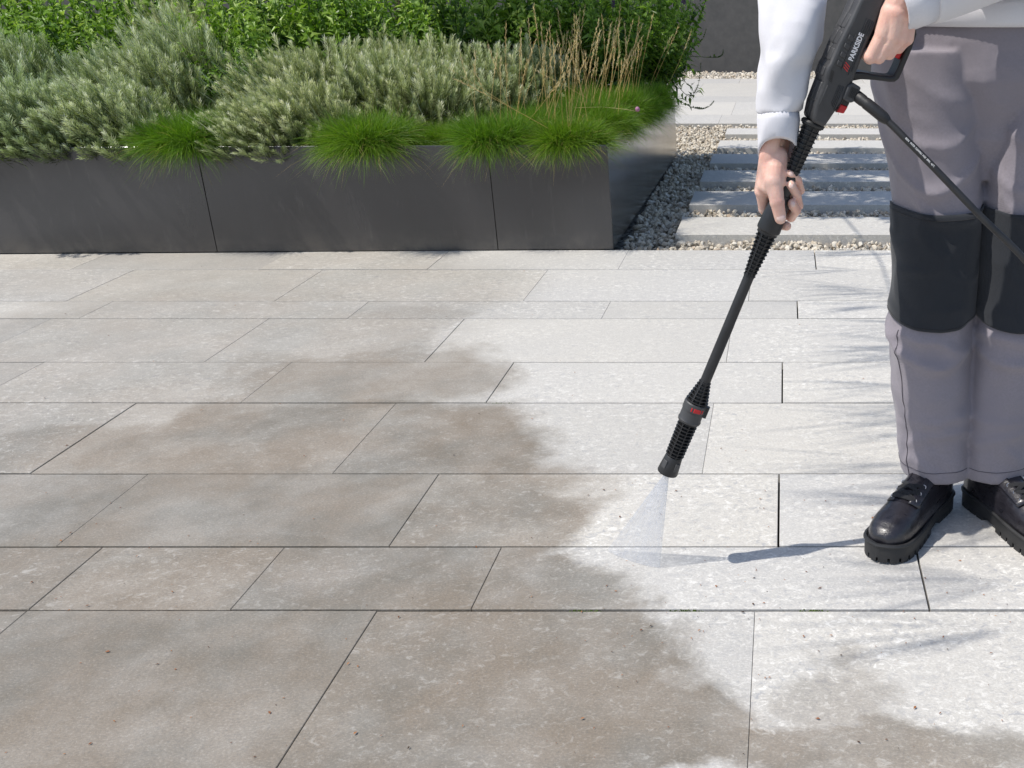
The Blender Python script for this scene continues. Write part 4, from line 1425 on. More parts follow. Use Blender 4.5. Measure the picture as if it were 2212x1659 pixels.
def ring_at(c, d, r1, r2, ref, n=48, seed=0, amp=0.007):
    d = d.normalized(); u = (ref - d * ref.dot(d)).normalized(); v = d.cross(u)
    out = []
    for j in range(n):
        th = 2 * math.pi * j / n
        f = amp * mnoise.noise(Vector((math.cos(th) * 1.3, math.sin(th) * 1.3 + seed, c.z * 22))) + amp * 0.9 * max(0, 0.75 - 2.2 * abs(mnoise.noise(Vector((math.cos(th + c.z * 6) * 1.0, math.sin(th + c.z * 6) + seed * 3, c.z * 15))))) + amp * 0.8 * mnoise.noise(Vector((math.cos(th) * 0.8 + c.z * 9, math.sin(th), c.z * 8 + seed)))
        out.append(c + (r1 + f) * math.cos(th) * u + (r2 + f) * math.sin(th) * v)
    return out


def sleeve(pts, ref, seed):
    P = [Vector(p[0]) for p in pts]; R1 = [p[1] for p in pts]; R2 = [p[2] for p in pts]
    rings = []
    m = 5
    for i in range(len(P) - 1):
        for k in range(m):
            t = k / m
            p0, p1, p2, p3 = P[max(i - 1, 0)], P[i], P[i + 1], P[min(i + 2, len(P) - 1)]
            c = 0.5 * ((2 * p1) + (p2 - p0) * t + (2 * p0 - 5 * p1 + 4 * p2 - p3) * t * t + (3 * p1 - p0 - 3 * p2 + p3) * t ** 3)
            rings.append((c, R1[i] * (1 - t) + R1[i + 1] * t, R2[i] * (1 - t) + R2[i + 1] * t))
    rings.append((P[-1], R1[-1], R2[-1]))
    out = []
    for i, (c, a, b_) in enumerate(rings):
        d = rings[min(i + 1, len(rings) - 1)][0] - rings[max(i - 1, 0)][0]
        out.append(ring_at(c, d, a, b_, ref, seed=seed, amp=0.007 * min(1.0, (len(rings) - 1 - i) / 9.0)))
    return out


kk = 1.70 / FPX
s_pts = [(SH_R + Vector((0.03, 0, 0)), 0.085, 0.085), (SH_R.lerp(EL_R, 0.5), 0.075, 0.078), (EL_R + Vector((0, 0.01, 0.02)), 0.064, 0.068),
         (at(1711, 51, 1.735), 0.0470, 0.054), (at(1697, 130, 1.725), 0.0425, 0.050), (at(1688, 195, 1.72), 0.0385, 0.047), (at(1682, 230, 1.718), 0.0368, 0.046), (at(1682, 244, 1.717), 0.0352, 0.0475)]
sw.loft(sleeve(s_pts, Vector((-1, 0, 0)), 2))
l_pts = [(SH_L - Vector((0.03, 0, 0)), 0.085, 0.085), (SH_L.lerp(EL_L, 0.5), 0.075, 0.078), (EL_L, 0.066, 0.066), (EL_L.lerp(WR_L, 0.55), 0.055, 0.058), (EL_L.lerp(WR_L, 0.9), 0.043, 0.048)]
sw.loft(sleeve(l_pts, Vector((-1, 0, 0)), 4))
rings = []
for z in np.linspace(1.005, 1.47, 48):
    rx = np.interp(z, [1.0, 1.03, 1.10, 1.30, 1.42, 1.47], [0.196, 0.212, 0.216, 0.222, 0.190, 0.100]); ry = np.interp(z, [1.0, 1.03, 1.10, 1.30, 1.42, 1.47], [0.128, 0.143, 0.146, 0.140, 0.110, 0.078])
    rings.append([Vector((HIPX + (rx + 1.4 * folds(th, z - 0.35, 12)) * math.cos(th), 1.958 + (ry + 1.4 * folds(th, z - 0.35, 12)) * math.sin(th), z)) for th in [2 * math.pi * j / 60 for j in range(60)]])
sw.loft(rings)
sm = remesh(sw, 0.0042, 2, 0.5)
sm.materials.append(M['sweat']); sm.name = 'sweatshirt'
sweat = link(bpy.data.objects.new('sweatshirt', sm), person)


def ribbed(name, rings_c, n=72, depth=0.0011, thick=0.003):
    """ribbed knit band; rings_c: list of (centre, dir, r1, r2, ref)"""
    rings = []
    for (c, d, r1, r2, ref) in rings_c:
        d = d.normalized(); u = (ref - d * ref.dot(d)).normalized(); v = d.cross(u)
        rings.append([c + (r1 + (depth if j % 2 else 0)) * math.cos(2 * math.pi * j / n) * u + (r2 + (depth if j % 2 else 0)) * math.sin(2 * math.pi * j / n) * v for j in range(n)])
    mb = MB(); mb.loft(rings, False, False)
    o = mb.build(name, M['rib'], sweat)
    m = o.modifiers.new('thick', 'SOLIDIFY'); m.thickness = thick; m.offset = -1
    return o


c0, c1, c2 = at(1682, 241, 1.717), at(1681, 285, 1.712), at(1681, 331, 1.706)
dd = c2 - c0
ribbed('cuff', [(c0, dd, 0.0330, 0.0455, Vector((-1, 0, 0))), (c0.lerp(c1, 0.4), dd, 0.0346, 0.047, Vector((-1, 0, 0))), (c1, dd, 0.0332, 0.0455, Vector((-1, 0, 0))), (c1.lerp(c2, 0.6), dd + Vector((0.0, -0.02, 0)), 0.0325, 0.044, Vector((-1, 0, 0))), (c2, dd + Vector((0.004, -0.045, 0)), 0.0328, 0.043, Vector((-1, 0, 0)))], depth=0.0006)
cl0 = EL_L.lerp(WR_L, 0.88); cl1 = EL_L.lerp(WR_L, 1.02)
ribbed('cuff', [(cl0, WR_L - EL_L, 0.040, 0.044, Vector((-1, 0, 0))), (cl1, WR_L - EL_L, 0.036, 0.040, Vector((-1, 0, 0)))], depth=0.0006)
ribbed('waistband', [(Vector((HIPX, 1.958, z)), Vector((0, 0, 1)), 0.197 + 0.006 * math.sin((z - 0.968) / 0.045 * 3.1), 0.130 + 0.006 * math.sin((z - 0.968) / 0.045 * 3.1), Vector((1, 0, 0))) for z in np.linspace(0.968, 1.013, 6)], n=260, depth=0.0012)

# ---- boots
ANK = Vector((float(np.interp(0.115, legz, legc)), LEGY, 0))


def make_boot(ank, f, lab):
    f = Vector(f).normalized(); sdv = Vector((f.y, -f.x, 0))      # sdv: to the wearer's... across the boot
    BS = 0.94
    G = lambda u, v, z: ank + f * u * BS + sdv * v * BS + Vector((0, 0, z * 0.96))
    boot = empty('boot', ank)
    boot.parent = person
    out = [(-0.072, 0.0), (-0.066, 0.022), (-0.045, 0.037), (0.0, 0.038), (0.05, 0.037), (0.10, 0.045), (0.15, 0.051), (0.19, 0.052), (0.22, 0.047), (0.243, 0.028), (0.252, 0.0)]
    # smooth outline
    us = np.concatenate([np.linspace(-0.072, -0.045, 6)[:-1], np.linspace(-0.045, 0.20, 24), np.linspace(0.20, 0.252, 9)[1:]])
    hw = np.interp(us, [a for a, _ in out], [b_ for _, b_ in out])
    hw[:6] = 0.037 * np.sqrt(np.clip(1 - ((us[:6] + 0.035) / -0.037) ** 2, 0, 1))
    hw[-9:] = 0.0515 * np.sqrt(np.clip(1 - ((us[-9:] - 0.195) / 0.057) ** 2, 0, 1))
    hw = np.convolve(np.pad(hw, 1, mode='edge'), [0.25, 0.5, 0.25], 'valid')
    hw[0] = hw[-1] = 0.002
    outline = [(u, h) for u, h in zip(us, hw)] + [(u, -h) for u, h in list(zip(us, hw))[::-1]]
    lo = lambda s, z: [G(u + (0 if abs(h) > 0.01 else 0), h * s, z + max(0, (u - 0.2)) * 0.10) for u, h in outline]
    so_ = MB(); so_.loft([lo(0.97, 0.010), lo(1.0, 0.014), lo(1.0, 0.032), lo(0.98, 0.0355)])
    sole = so_.build('sole', M['rubber'], boot, ank)
    tdm = [MB(), MB()]
    N = len(outline)
    L = 0
    i = 0
    cum = [0]
    for a, c in zip(outline, outline[1:] + outline[:1]): cum.append(cum[-1] + math.hypot(a[0] - c[0], a[1] - c[1]))
    tot = cum[-1]
    at_len = lambda s: (lambda k: (np.interp(s % tot, cum, [p[0] for p in outline] + [outline[0][0]]), np.interp(s % tot, cum, [p[1] for p in outline] + [outline[0][1]])))(0)
    nb = 30
    for k in range(nb):
        s0, s1 = tot * k / nb, tot * (k + 0.80) / nb
        pa = [at_len(s0 + (s1 - s0) * j / 3) for j in range(4)]
        if 0.04 < pa[1][0] < 0.075: continue                # arch gap in front of the heel
        inner = [(p[0] * 0.9 + 0.009, p[1] * 0.55) for p in pa[::-1]]
        tdm[pa[1][0] > 0.06].prism([G(p[0], p[1] * 0.995, 0.0 + max(0, p[0] - 0.2) * 0.10) for p in pa + inner], (0, 0, 0.0125))
    for q__ in tdm: q__.build('tread', M['rubber'], sole, None, smooth=False)
    wm = MB(); wm.tube([G(u, h * 0.97, 0.0375 + max(0, u - 0.2) * 0.1) for u, h in outline] + [G(outline[0][0], outline[0][1], 0.0375)], 0.0042, 6)
    wm.build('welt', M['rubber'], sole)
    up = MB()
    st = [(-0.066, 0.016, 0.075), (-0.058, 0.028, 0.10), (-0.035, 0.035, 0.12), (0.0, 0.037, 0.13), (0.04, 0.038, 0.132), (0.07, 0.040, 0.121), (0.10, 0.042, 0.112), (0.13, 0.0445, 0.103), (0.16, 0.0465, 0.094), (0.19, 0.0465, 0.088), (0.215, 0.041, 0.080), (0.232, 0.031, 0.070), (0.243, 0.017, 0.058)]
    rings = []
    for (u, w, h) in st:
        ring = []
        for j in range(28):
            th = 2 * math.pi * j / 28
            c, s = math.cos(th), math.sin(th)
            v = w * math.copysign(abs(c) ** 0.8, c)
            z = 0.045 + (h - 0.045) * abs(s) ** 0.85 if s > 0 else 0.045 - 0.014 * abs(s) ** 0.5
            ring.append(G(u, v, z))
        rings.append(ring)
    up.loft(rings)
    rings = []
    for z in np.linspace(0.06, 0.205, 10):
        cu = np.interp(z, [0.06, 0.13, 0.2], [-0.004, -0.006, -0.012]); ru = np.interp(z, [0.06, 0.13, 0.2], [0.060, 0.056, 0.052]); rv = np.interp(z, [0.06, 0.13, 0.2], [0.035, 0.041, 0.048])
        rings.append([G(cu + ru * math.cos(2 * math.pi * j / 28), rv * math.sin(2 * math.pi * j / 28), z) for j in range(28)])
    up.loft(rings)
    um = remesh(up, 0.0030, 6, 0.5)
    um.materials.append(M['leather']); um.name = 'upper'
    from mathutils.bvhtree import BVHTree
    bv_ = BVHTree.FromPolygons([v.co[:] for v in um.vertices], [tuple(p.vertices) for p in um.polygons])
    upper = link(bpy.data.objects.new('upper', um), boot, ank)

    def on(u, v, z, lift=0.0):
        """surface point: shoot outwards along a ray leaning forwards/up and sideways"""
        d = (f * 0.62 + Vector((0, 0, 0.78)) + sdv * (v * 14)).normalized()
        o_ = G(u - 0.02, v * 0.4, z - 0.03)
        hit = bv_.ray_cast(o_ + d * 0.3, -d)
        return (hit[0] + d * lift) if hit[0] is not None else G(u, v, z)
    rows = [(0.134, 0.098), (0.112, 0.105), (0.090, 0.112), (0.066, 0.120)]
    # tongue and eyelet facings
    tg = MB()
    tg.loft([[on(u, v, z, 0.0012) for v in np.linspace(-0.022, 0.022, 9)] for (u, z) in [(0.146, 0.094), (0.134, 0.098), (0.123, 0.102), (0.112, 0.105), (0.101, 0.108), (0.090, 0.112), (0.079, 0.116), (0.068, 0.119), (0.060, 0.122)]], False, False, closed=False)
    tg.build('tongue', M['leather'], upper, None)
    for s in (-1, 1):
        fc = MB()
        fc.loft([[on(u, s * v, z, 0.0028) for v in np.linspace(0.017, 0.046, 8)] for (u, z) in [(0.146, 0.094), (0.134, 0.098), (0.123, 0.102), (0.112, 0.105), (0.101, 0.108), (0.090, 0.112), (0.079, 0.116), (0.068, 0.119), (0.060, 0.122)]], False, False, closed=False)
        o = fc.build('facing', M['leather'], upper, None)
        m = o.modifiers.new('t', 'SOLIDIFY'); m.thickness = 0.0025
        for (u, z) in rows[:3]:
            c = on(u, s * 0.026, z, 0.004); c2 = on(u, s * 0.026, z, 0.014); nn = (c2 - c).normalized()
            a = nn.orthogonal().normalized(); b_ = nn.cross(a)
            em = MB(); em.tube([c + 0.0040 * (math.cos(2 * math.pi * j / 14) * a + math.sin(2 * math.pi * j / 14) * b_) for j in range(15)], 0.0011, 6)
            em.build('eyelet', M['eyelet'], upper)
    def lace(a, c):
        pts = []
        for j in range(9):
            t_ = j / 8
            u = a[0] + (c[0] - a[0]) * t_; v = a[1] + (c[1] - a[1]) * t_; z = a[2] + (c[2] - a[2]) * t_
            pts.append(on(u, v, z, 0.0048 + 0.0022 * math.sin(math.pi * t_)))
        # flat ribbon
        mb = MB(); rings = []
        for j, p in enumerate(pts):
            d = (pts[min(j + 1, 8)] - pts[max(j - 1, 0)]).normalized()
            nrm = (on(a[0], 0, a[2], 0.05) - on(a[0], 0, a[2], 0)).normalized()
            w = d.cross(nrm).normalized() * 0.0042; h_ = nrm * 0.0012
            rings.append([p - w - h_, p + w - h_, p + w + h_, p - w + h_])
        mb.loft(rings)
        mb.build('lace', M['lace'], upper, None, bevel=0.0006)
    e = lambda i, s: (rows[i][0], s * 0.026, rows[i][1])
    lace(e(0, -1), e(0, 1))
    lace(e(0, 1), e(1, -1)); lace(e(0, -1), e(1, 1))
    lace(e(1, 1), e(2, -1)); lace(e(1, -1), e(2, 1))
    boot['label'] = lab
    return boot


make_boot(ANK - Vector((0.006, 0.010, 0)), (-0.112, -0.175, 0), 'black leather lace-up boot with lugged sole, toe pointing at the viewer')
ANK2 = Vector((2 * HIPX - ANK.x + 0.01, LEGY, 0))
make_boot(ANK2, (0.10, -0.2, 0), 'second black leather boot')
# ---- pressure washer spray gun with lance
def z4(zx, zy, Y): return src(2180 + zx / 3.771, 60 + zy / 3.771, Y)


O = z4(770, 1110, GY)
Nz = at(1448, 1005, NY)
AX = (O - Nz).normalized()
cv = (camv - O).normalized()
n0 = (cv - AX * cv.dot(AX)).normalized()
t0 = n0.cross(AX).normalized()
if t0.x > 0: t0 = -t0
PHI = math.radians(24)
TT = t0 * math.cos(PHI) + n0 * math.sin(PHI)       # the gun's top
NN = n0 * math.cos(PHI) - t0 * math.sin(PHI)       # its side facing the viewer
KZ = (O - camv).dot(FWD) / 3038.0 / 3.771
TH = 0.024


def gp(s, q, n=0.0):
    return O + AX * (s * KZ) + TT * (q * KZ / math.cos(PHI)) + NN * n


gun = empty('spray_gun', (Nz.x, Nz.y, 0.02))
gun.location = Nz
tag(gun, 'black pressure washer gun with red buttons and a long black lance', 'spray gun')
gl = Nz.copy()


def gpart(mb, name, mat, parent=None, **kw):
    o = mb.build(name, mat, parent or gun, gl if parent is None else None, **kw)
    return o


def proj_y(p):
    d = p - camv
    return PPY - FPX * d.dot(UPV) / d.dot(FWD)


def lance(y):
    lo, hi = -0.6, 1.6
    for _ in range(40):
        m = (lo + hi) / 2
        if proj_y(Nz + AX * m) > y: lo = m
        else: hi = m
    return (lo + hi) / 2          # metres along the axis from Nz


def pxr(y, w):                    # half of a width seen in the picture -> metres
    p = Nz + AX * lance(y)
    return w / 2 * (p - camv).dot(FWD) / FPX


XA = t0; XB = n0


def lathe(mb, prof, n=28):
    rings = []
    for (d, r) in prof:
        c = Nz + AX * d
        rings.append([c + r * (math.cos(2 * math.pi * j / n) * XA + math.sin(2 * math.pi * j / n) * XB) for j in range(n)])
    mb.loft(rings)


def ribbed_sleeve(name, y0, y1, nrib, core0, core1, rib0, rib1, fins=6, thick=0.0016):
    """core + round ribs + lengthwise fins between two places along the lance (y0 lower in the picture)"""
    mb = MB()
    d0, d1 = lance(y0), lance(y1)
    lathe(mb, [(d0, pxr(y0, core0)), (d1, pxr(y1, core1))])
    for k in range(nrib):
        t = (k + 0.5) / nrib
        d = d0 + (d1 - d0) * t
        r = pxr(y0, rib0) * (1 - t) + pxr(y1, rib1) * t
        lathe(mb, [(d - thick / 2, r - 0.0006), (d - thick / 4, r), (d + thick / 4, r), (d + thick / 2, r - 0.0006)], 30)
    for k in range(fins):
        a = 2 * math.pi * k / fins + 0.35
        dr = math.cos(a) * XA + math.sin(a) * XB; tg = -math.sin(a) * XA + math.cos(a) * XB
        for (dd_, ry, rw) in ((d0, core0, rib0), (d1, core1, rib1)): pass
        r0a, r0b = pxr(y0, core0) * 0.9, pxr(y0, rib0) * 0.9
        r1a, r1b = pxr(y1, core1) * 0.9, pxr(y1, rib1) * 0.9
        w = 0.0011
        rr = []
        for d, ra, rb in ((d0, r0a, r0b), (d1, r1a, r1b)):
            c = Nz + AX * d
            rr.append([c + dr * ra - tg * w, c + dr * rb - tg * w, c + dr * rb + tg * w, c + dr * ra + tg * w])
        mb.loft(rr)
    return gpart(mb, name, M['black'], angle=30)


# lance from the nozzle upwards
mb = MB()
dA, dB = lance(1020), lance(984)
lathe(mb, [(dA + 0.004, pxr(1020, 30)), (dA, pxr(1020, 38)), (dA, pxr(1020, 45)), (dA + 0.002, pxr(1020, 46)), (dB - 0.002, pxr(984, 38)), (dB, pxr(984, 36)), (dB + 0.0005, pxr(984, 20))])
noz = gpart(mb, 'nozzle', M['black'], angle=30)
mb = MB()
for ang in (0.9, 2.4, 4.2):
    dr = math.cos(ang) * XA + math.sin(ang) * XB; tg = -math.sin(ang) * XA + math.cos(ang) * XB
    c = Nz + AX * (dA * 0.45 + dB * 0.55) + dr * pxr(1000, 41)
    mb.box(c, 0.010, 0.0025, 0.016, Matrix((tg, dr, AX)).transposed())
gpart(mb, 'nozzle_flat', M['black2'], noz, bevel=0.0008)
ribbed_sleeve('lower_ribbed_sleeve', 984, 908, 11, 27, 27, 41, 45, 8)
mb = MB()
lathe(mb, [(lance(910), pxr(900, 36)), (lance(909), pxr(900, 50)), (lance(905), pxr(900, 52)), (lance(902), pxr(900, 49)), (lance(885), pxr(885, 49)), (lance(884), pxr(885, 52)), (lance(870), pxr(875, 52)), (lance(868), pxr(875, 49)), (lance(867), pxr(875, 28))])
colr = gpart(mb, 'collar', M['black2'], angle=30)
mb = MB()
for j, (w, hgt, px_) in enumerate(((0.013, 0.0075, 0.0), (0.0024, 0.0075, -0.0105), (0.0024, 0.0075, 0.0105))):
    ang = 1.95 + px_ / pxr(878, 51)
    dr = math.cos(ang) * XA + math.sin(ang) * XB; tg = -math.sin(ang) * XA + math.cos(ang) * XB
    mb.box(Nz + AX * lance(878) + dr * (pxr(878, 51) - 0.0003), w, 0.0022, hgt, Matrix((tg, dr, AX)).transposed())
gpart(mb, 'indicator', M['red'], colr, bevel=0.0005)
mb = MB()
ang = -0.05 + math.pi
dr = -XA; tg = XB
mb.box(Nz + AX * lance(880) - XA * (pxr(880, 52)) , 0.009, 0.010, 0.022, Matrix((XA, XB, AX)).transposed())
gpart(mb, 'latch', M['black'], colr, bevel=0.0012)
ribbed_sleeve('lower_ribbed_cone', 868, 822, 7, 34, 18, 52, 26, 8)
mb = MB()
lathe(mb, [(lance(830), pxr(822, 22)), (lance(822), pxr(822, 23)), (lance(596), pxr(596, 23)), (lance(590), pxr(596, 22))], 24)
tube = gpart(mb, 'lance_tube', M['black'], angle=30)
mb = MB()
dr = (math.cos(2.5) * XA + math.sin(2.5) * XB)
mb.tube([Nz + AX * lance(y) + dr * (pxr(y, 23) * 0.98) for y in (800, 760, 700, 665)], [0.0016, 0.0022, 0.0022, 0.0010], 8)
gpart(mb, 'lance_ridge', M['black'], tube)
ribbed_sleeve('upper_ribbed_cone', 598, 500, 12, 18, 33, 27, 47, 8)
mb = MB()
lathe(mb, [(lance(504), pxr(498, 34)), (lance(503), pxr(498, 45)), (lance(500), pxr(498, 46)), (lance(499), pxr(498, 48)), (lance(497), pxr(498, 52)), (lance(493), pxr(498, 53)), (lance(445), pxr(445, 47)), (lance(436), pxr(436, 42)), (lance(430), pxr(436, 34)), (lance(425), pxr(425, 32)), (lance(425), pxr(425, 36)), (lance(421), pxr(425, 36)), (lance(420), pxr(425, 31)), (lance(366), pxr(366, 27))])
gpart(mb, 'hand_grip', M['black'], angle=30)
ribbed_sleeve('neck_ribbed_sleeve', 372, 268, 11, 21, 34, 33, 46, 4, 0.0018)
mb = MB()
lathe(mb, [(lance(272), pxr(268, 30)), (lance(271), pxr(268, 52)), (lance(266), pxr(268, 54)), (lance(262), pxr(268, 48))])
gpart(mb, 'neck_ring', M['black'], angle=30)

# gun body: two half shells with a visible seam
TOP = [(-5, 70), (30, 84), (180, 112), (440, 118), (470, 138), (600, 146), (640, 134), (827, 134), (1000, 122), (1103, 112), (1330, 104), (1560, 70), (1620, 20)]
BOT = [(1620, -60), (1540, -130), (1330, -150), (1170, -158), (920, -150), (700, -160), (550, -168), (300, -150), (190, -116), (40, -84), (-8, -80)]
for sgn, nm in ((1, 'shell_half'), (-1, 'shell_half')):
    mb = MB()
    mb.prism([gp(s, q, sgn * 0.0005) for s, q in TOP + BOT], NN * sgn * (TH - 0.0005))
    gpart(mb, nm, M['black2'], bevel=0.0065, seg=3, angle=50)
shell = [o for o in gun.children if o.name.startswith('shell_half')][0]
# raised plates along the spine
for (s0, s1, q0, q1, lift) in ((205, 430, 112, 118, 7), (480, 590, 142, 148, 9), (655, 800, 134, 134, 8), (830, 985, 132, 124, 8), (1010, 1180, 120, 108, 7)):
    for sg in (1, -1):
        mb = MB()
        mb.prism([gp(s0, q0 - 14, sg * 0.0012), gp(s1, q1 - 14, sg * 0.0012), gp(s1 - 8, q1 + lift, sg * 0.0012), gp(s0 + 8, q0 + lift, sg * 0.0012)], NN * sg * 0.0145)
        gpart(mb, 'spine_plate', M['black2'], shell, bevel=0.0014)
# side panel with raised bars and long grooves
for (s0, s1, q0, q1) in ((640, 690, 20, 78), (735, 785, 20, 80), (830, 880, 18, 78), (925, 975, 14, 72)):
    mb = MB()
    mb.prism([gp(s0, q0, TH - 0.002), gp(s1, q0, TH - 0.002), gp(s1 + 10, q1, TH - 0.002), gp(s0 + 10, q1, TH - 0.002)], NN * 0.0042)
    gpart(mb, 'side_bar', M['black2'], shell, bevel=0.0010)
for (s0, s1, q0, w) in ((620, 1010, 8, 5), (600, 840, -86, 6), (640, 1000, -104, 5), (850, 1060, -86, 6), (250, 470, -40, 6), (230, 470, -58, 6), (215, 470, -76, 6), (200, 470, -94, 6), (200, 420, 60, 22), (1040, 1200, -40, 6), (1040, 1200, -62, 6), (1040, 1200, -84, 6), (1040, 1200, -106, 6), (1040, 1200, -126, 6)):
    mb = MB()
    mb.prism([gp(s0, q0, TH - 0.002), gp(s1, q0, TH - 0.002), gp(s1, q0 + w, TH - 0.002), gp(s0, q0 + w, TH - 0.002)], NN * (0.0034 if w < 10 else 0.003))
    gpart(mb, 'side_rib', M['black2'], shell, bevel=0.0005)
mb = MB()
for k in range(8):
    s0 = 460 + k * 15
    mb.prism([gp(s0, 52 + k * 2, TH - 0.002), gp(s0 + 6, 52 + k * 2, TH - 0.002), gp(s0 + 14, 84 + k * 2, TH - 0.002), gp(s0 + 8, 84 + k * 2, TH - 0.002)], NN * 0.0028)
gpart(mb, 'vent_ribs', M['black'], shell)
mb = MB()
for k in range(40):
    s0 = 190 + k * 9.0
    mb.prism([gp(s0, -112 - k * 0.7, TH - 0.002), gp(s0 + 4, -112 - k * 0.7, TH - 0.002), gp(s0 + 4, -126 - k * 0.8, TH - 0.002), gp(s0, -126 - k * 0.8, TH - 0.002)], NN * 0.0028)
gpart(mb, 'fine_ribs', M['black'], shell)
# block with the red release button, hose connector block
mb = MB()
mb.prism([gp(190, -110, -0.016), gp(205, -236, -0.016), gp(335, -250, -0.016), gp(420, -150, -0.016)], NN * 0.032)
blk = gpart(mb, 'button_block', M['black'], bevel=0.003)
mb = MB()
mb.prism([gp(186, -140, -0.0125), gp(200, -226, -0.0125), gp(285, -238, -0.0125), gp(285, -150, -0.0125)], NN * 0.0305)
gpart(mb, 'red_button', M['red'], blk, bevel=0.0018)
mb = MB()
mb.prism([gp(345, -120, -0.019), gp(335, -215, -0.019), gp(360, -248, -0.019), gp(530, -262, -0.019), gp(545, -160, -0.019), gp(500, -120, -0.019)], NN * 0.047)
con = gpart(mb, 'hose_socket', M['black2'], bevel=0.0025)
mb = MB()
for k in range(5):
    q = -160 - k * 17
    mb.prism([gp(390, q, 0.0275), gp(500, q, 0.0275), gp(500, q - 6, 0.0275), gp(390, q - 6, 0.0275)], NN * 0.0016)
gpart(mb, 'socket_ribs', M['black'], con)
# closed handle: lower strut, outer bar, grip bar, trigger
def bar(pts, w, th, name, mat, parent=None, bevel=0.004):
    """a mitred band of half-width w (in gun units) along (s, q) points"""
    P = [Vector((a, c)) for a, c in pts]
    L, R = [], []
    for i, p in enumerate(P):
        d = (P[min(i + 1, len(P) - 1)] - P[max(i - 1, 0)]).normalized()
        n = Vector((-d.y, d.x))
        ww = w[i] if hasattr(w, '__len__') else w
        L.append(p + n * ww); R.append(p - n * ww)
    mb = MB(); mb.prism([gp(p.x, p.y, -th) for p in L + R[::-1]], NN * 2 * th)
    return gpart(mb, name, mat, parent, bevel=bevel, seg=3)


hb_ = bar([(585, -150), (640, -250), (680, -400), (722, -560), (742, -600), (770, -618), (850, -622), (1100, -618), (1250, -600), (1330, -540), (1360, -430), (1375, -140)],
          [46, 40, 30, 30, 34, 36, 32, 32, 36, 46, 55, 60], 0.0145, 'handle', M['black'])
bar([(1060, -140), (1075, -300), (1090, -450), (1100, -600)], [55, 62, 62, 55], 0.0135, 'grip', M['black'], bevel=0.005)
mb = MB()
mb.prism([gp(960, -470, -0.009), gp(950, -585, -0.009), gp(1075, -588, -0.009), gp(1075, -450, -0.009)], NN * 0.018)
gpart(mb, 'trigger', M['red'], bevel=0.002)


def text_mesh(name, body, size, origin, xdir, ydir, mat, parent, ploc, bold=0.0, ext=0.0002, spacing=1.0, xscale=1.0):
    cu = bpy.data.curves.new(name, 'FONT'); cu.body = body; cu.size = size; cu.extrude = ext; cu.offset = bold; cu.space_character = spacing
    cu.resolution_u = 3
    to = bpy.data.objects.new('tmp', cu); COL.objects.link(to)
    dg = bpy.context.evaluated_depsgraph_get(); dg.update()
    me = bpy.data.meshes.new_from_object(to.evaluated_get(dg))
    bpy.data.objects.remove(to); bpy.data.curves.remove(cu)
    x = xdir.normalized(); y = (ydir - x * ydir.dot(x)).normalized(); z = x.cross(y)
    Mx = Matrix((x * xscale, y, z)).transposed().to_4x4(); Mx.translation = origin
    me.transform(Mx)
    me.materials.clear(); me.materials.append(mat); me.name = name
    o = bpy.data.objects.new(name, me)
    xs = [v.co.dot(x) for v in me.vertices]
    link(o, parent, ploc)
    return o, (max(xs) - min(xs))


# lettering along the side, reading up the gun
Ltarget = (1042 - 742) * KZ
o, w_ = text_mesh('lettering', 'PARKSIDE', 0.0118, gp(742, -68, TH + 0.0006), AX, TT, M['white'], shell, None, bold=0.0004, spacing=1.02)
bpy.data.objects.remove(o)
o, w_ = text_mesh('lettering', 'PARKSIDE', 0.0118, gp(742, -68, TH + 0.0006), AX, TT, M['white'], shell, None, bold=0.0004, spacing=1.02, xscale=Ltarget / w_)
for k in range(3):
    mb = MB()
    s0 = 636 + k * 26
    mb.prism([gp(s0 - 14, -62, TH + 0.0003), gp(s0 - 4, -62, TH + 0.0003), gp(s0 + 26, -2, TH + 0.0003), gp(s0 + 16, -2, TH + 0.0003)], NN * 0.0006)
    gpart(mb, 'red_stripe', M['redprint'], shell, smooth=False)

# ---- hose
HP = [gp(440, -240, 0.004), z4(1330, 900, 1.685), z4(1590, 1115, 1.672), z4(1850, 1376, 1.655), z4(2110, 1640, 1.64), z4(2600, 2150, 1.62), z4(3150, 2700, 1.60), z4(3650, 3400, 1.58)]
HP += [Vector((HP[-1].x + 0.03, 1.65, 0.12)), Vector((HP[-1].x + 0.10, 1.66, 0.025)), Vector((HP[-1].x + 0.25, 1.70, 0.008)), Vector((HP[-1].x + 0.7, 1.9, 0.008)), Vector((HP[-1].x + 1.4, 1.8, 0.008)), Vector((HP[-1].x + 2.4, 2.2, 0.008))]


def spline(P, m=10):
    out = []
    for i in range(len(P) - 1):
        for k in range(m):
            t = k / m
            p0, p1, p2, p3 = P[max(i - 1, 0)], P[i], P[i + 1], P[min(i + 2, len(P) - 1)]
            out.append(0.5 * ((2 * p1) + (p2 - p0) * t + (2 * p0 - 5 * p1 + 4 * p2 - p3) * t * t + (3 * p1 - p0 - 3 * p2 + p3) * t ** 3))
    return out + [P[-1]]


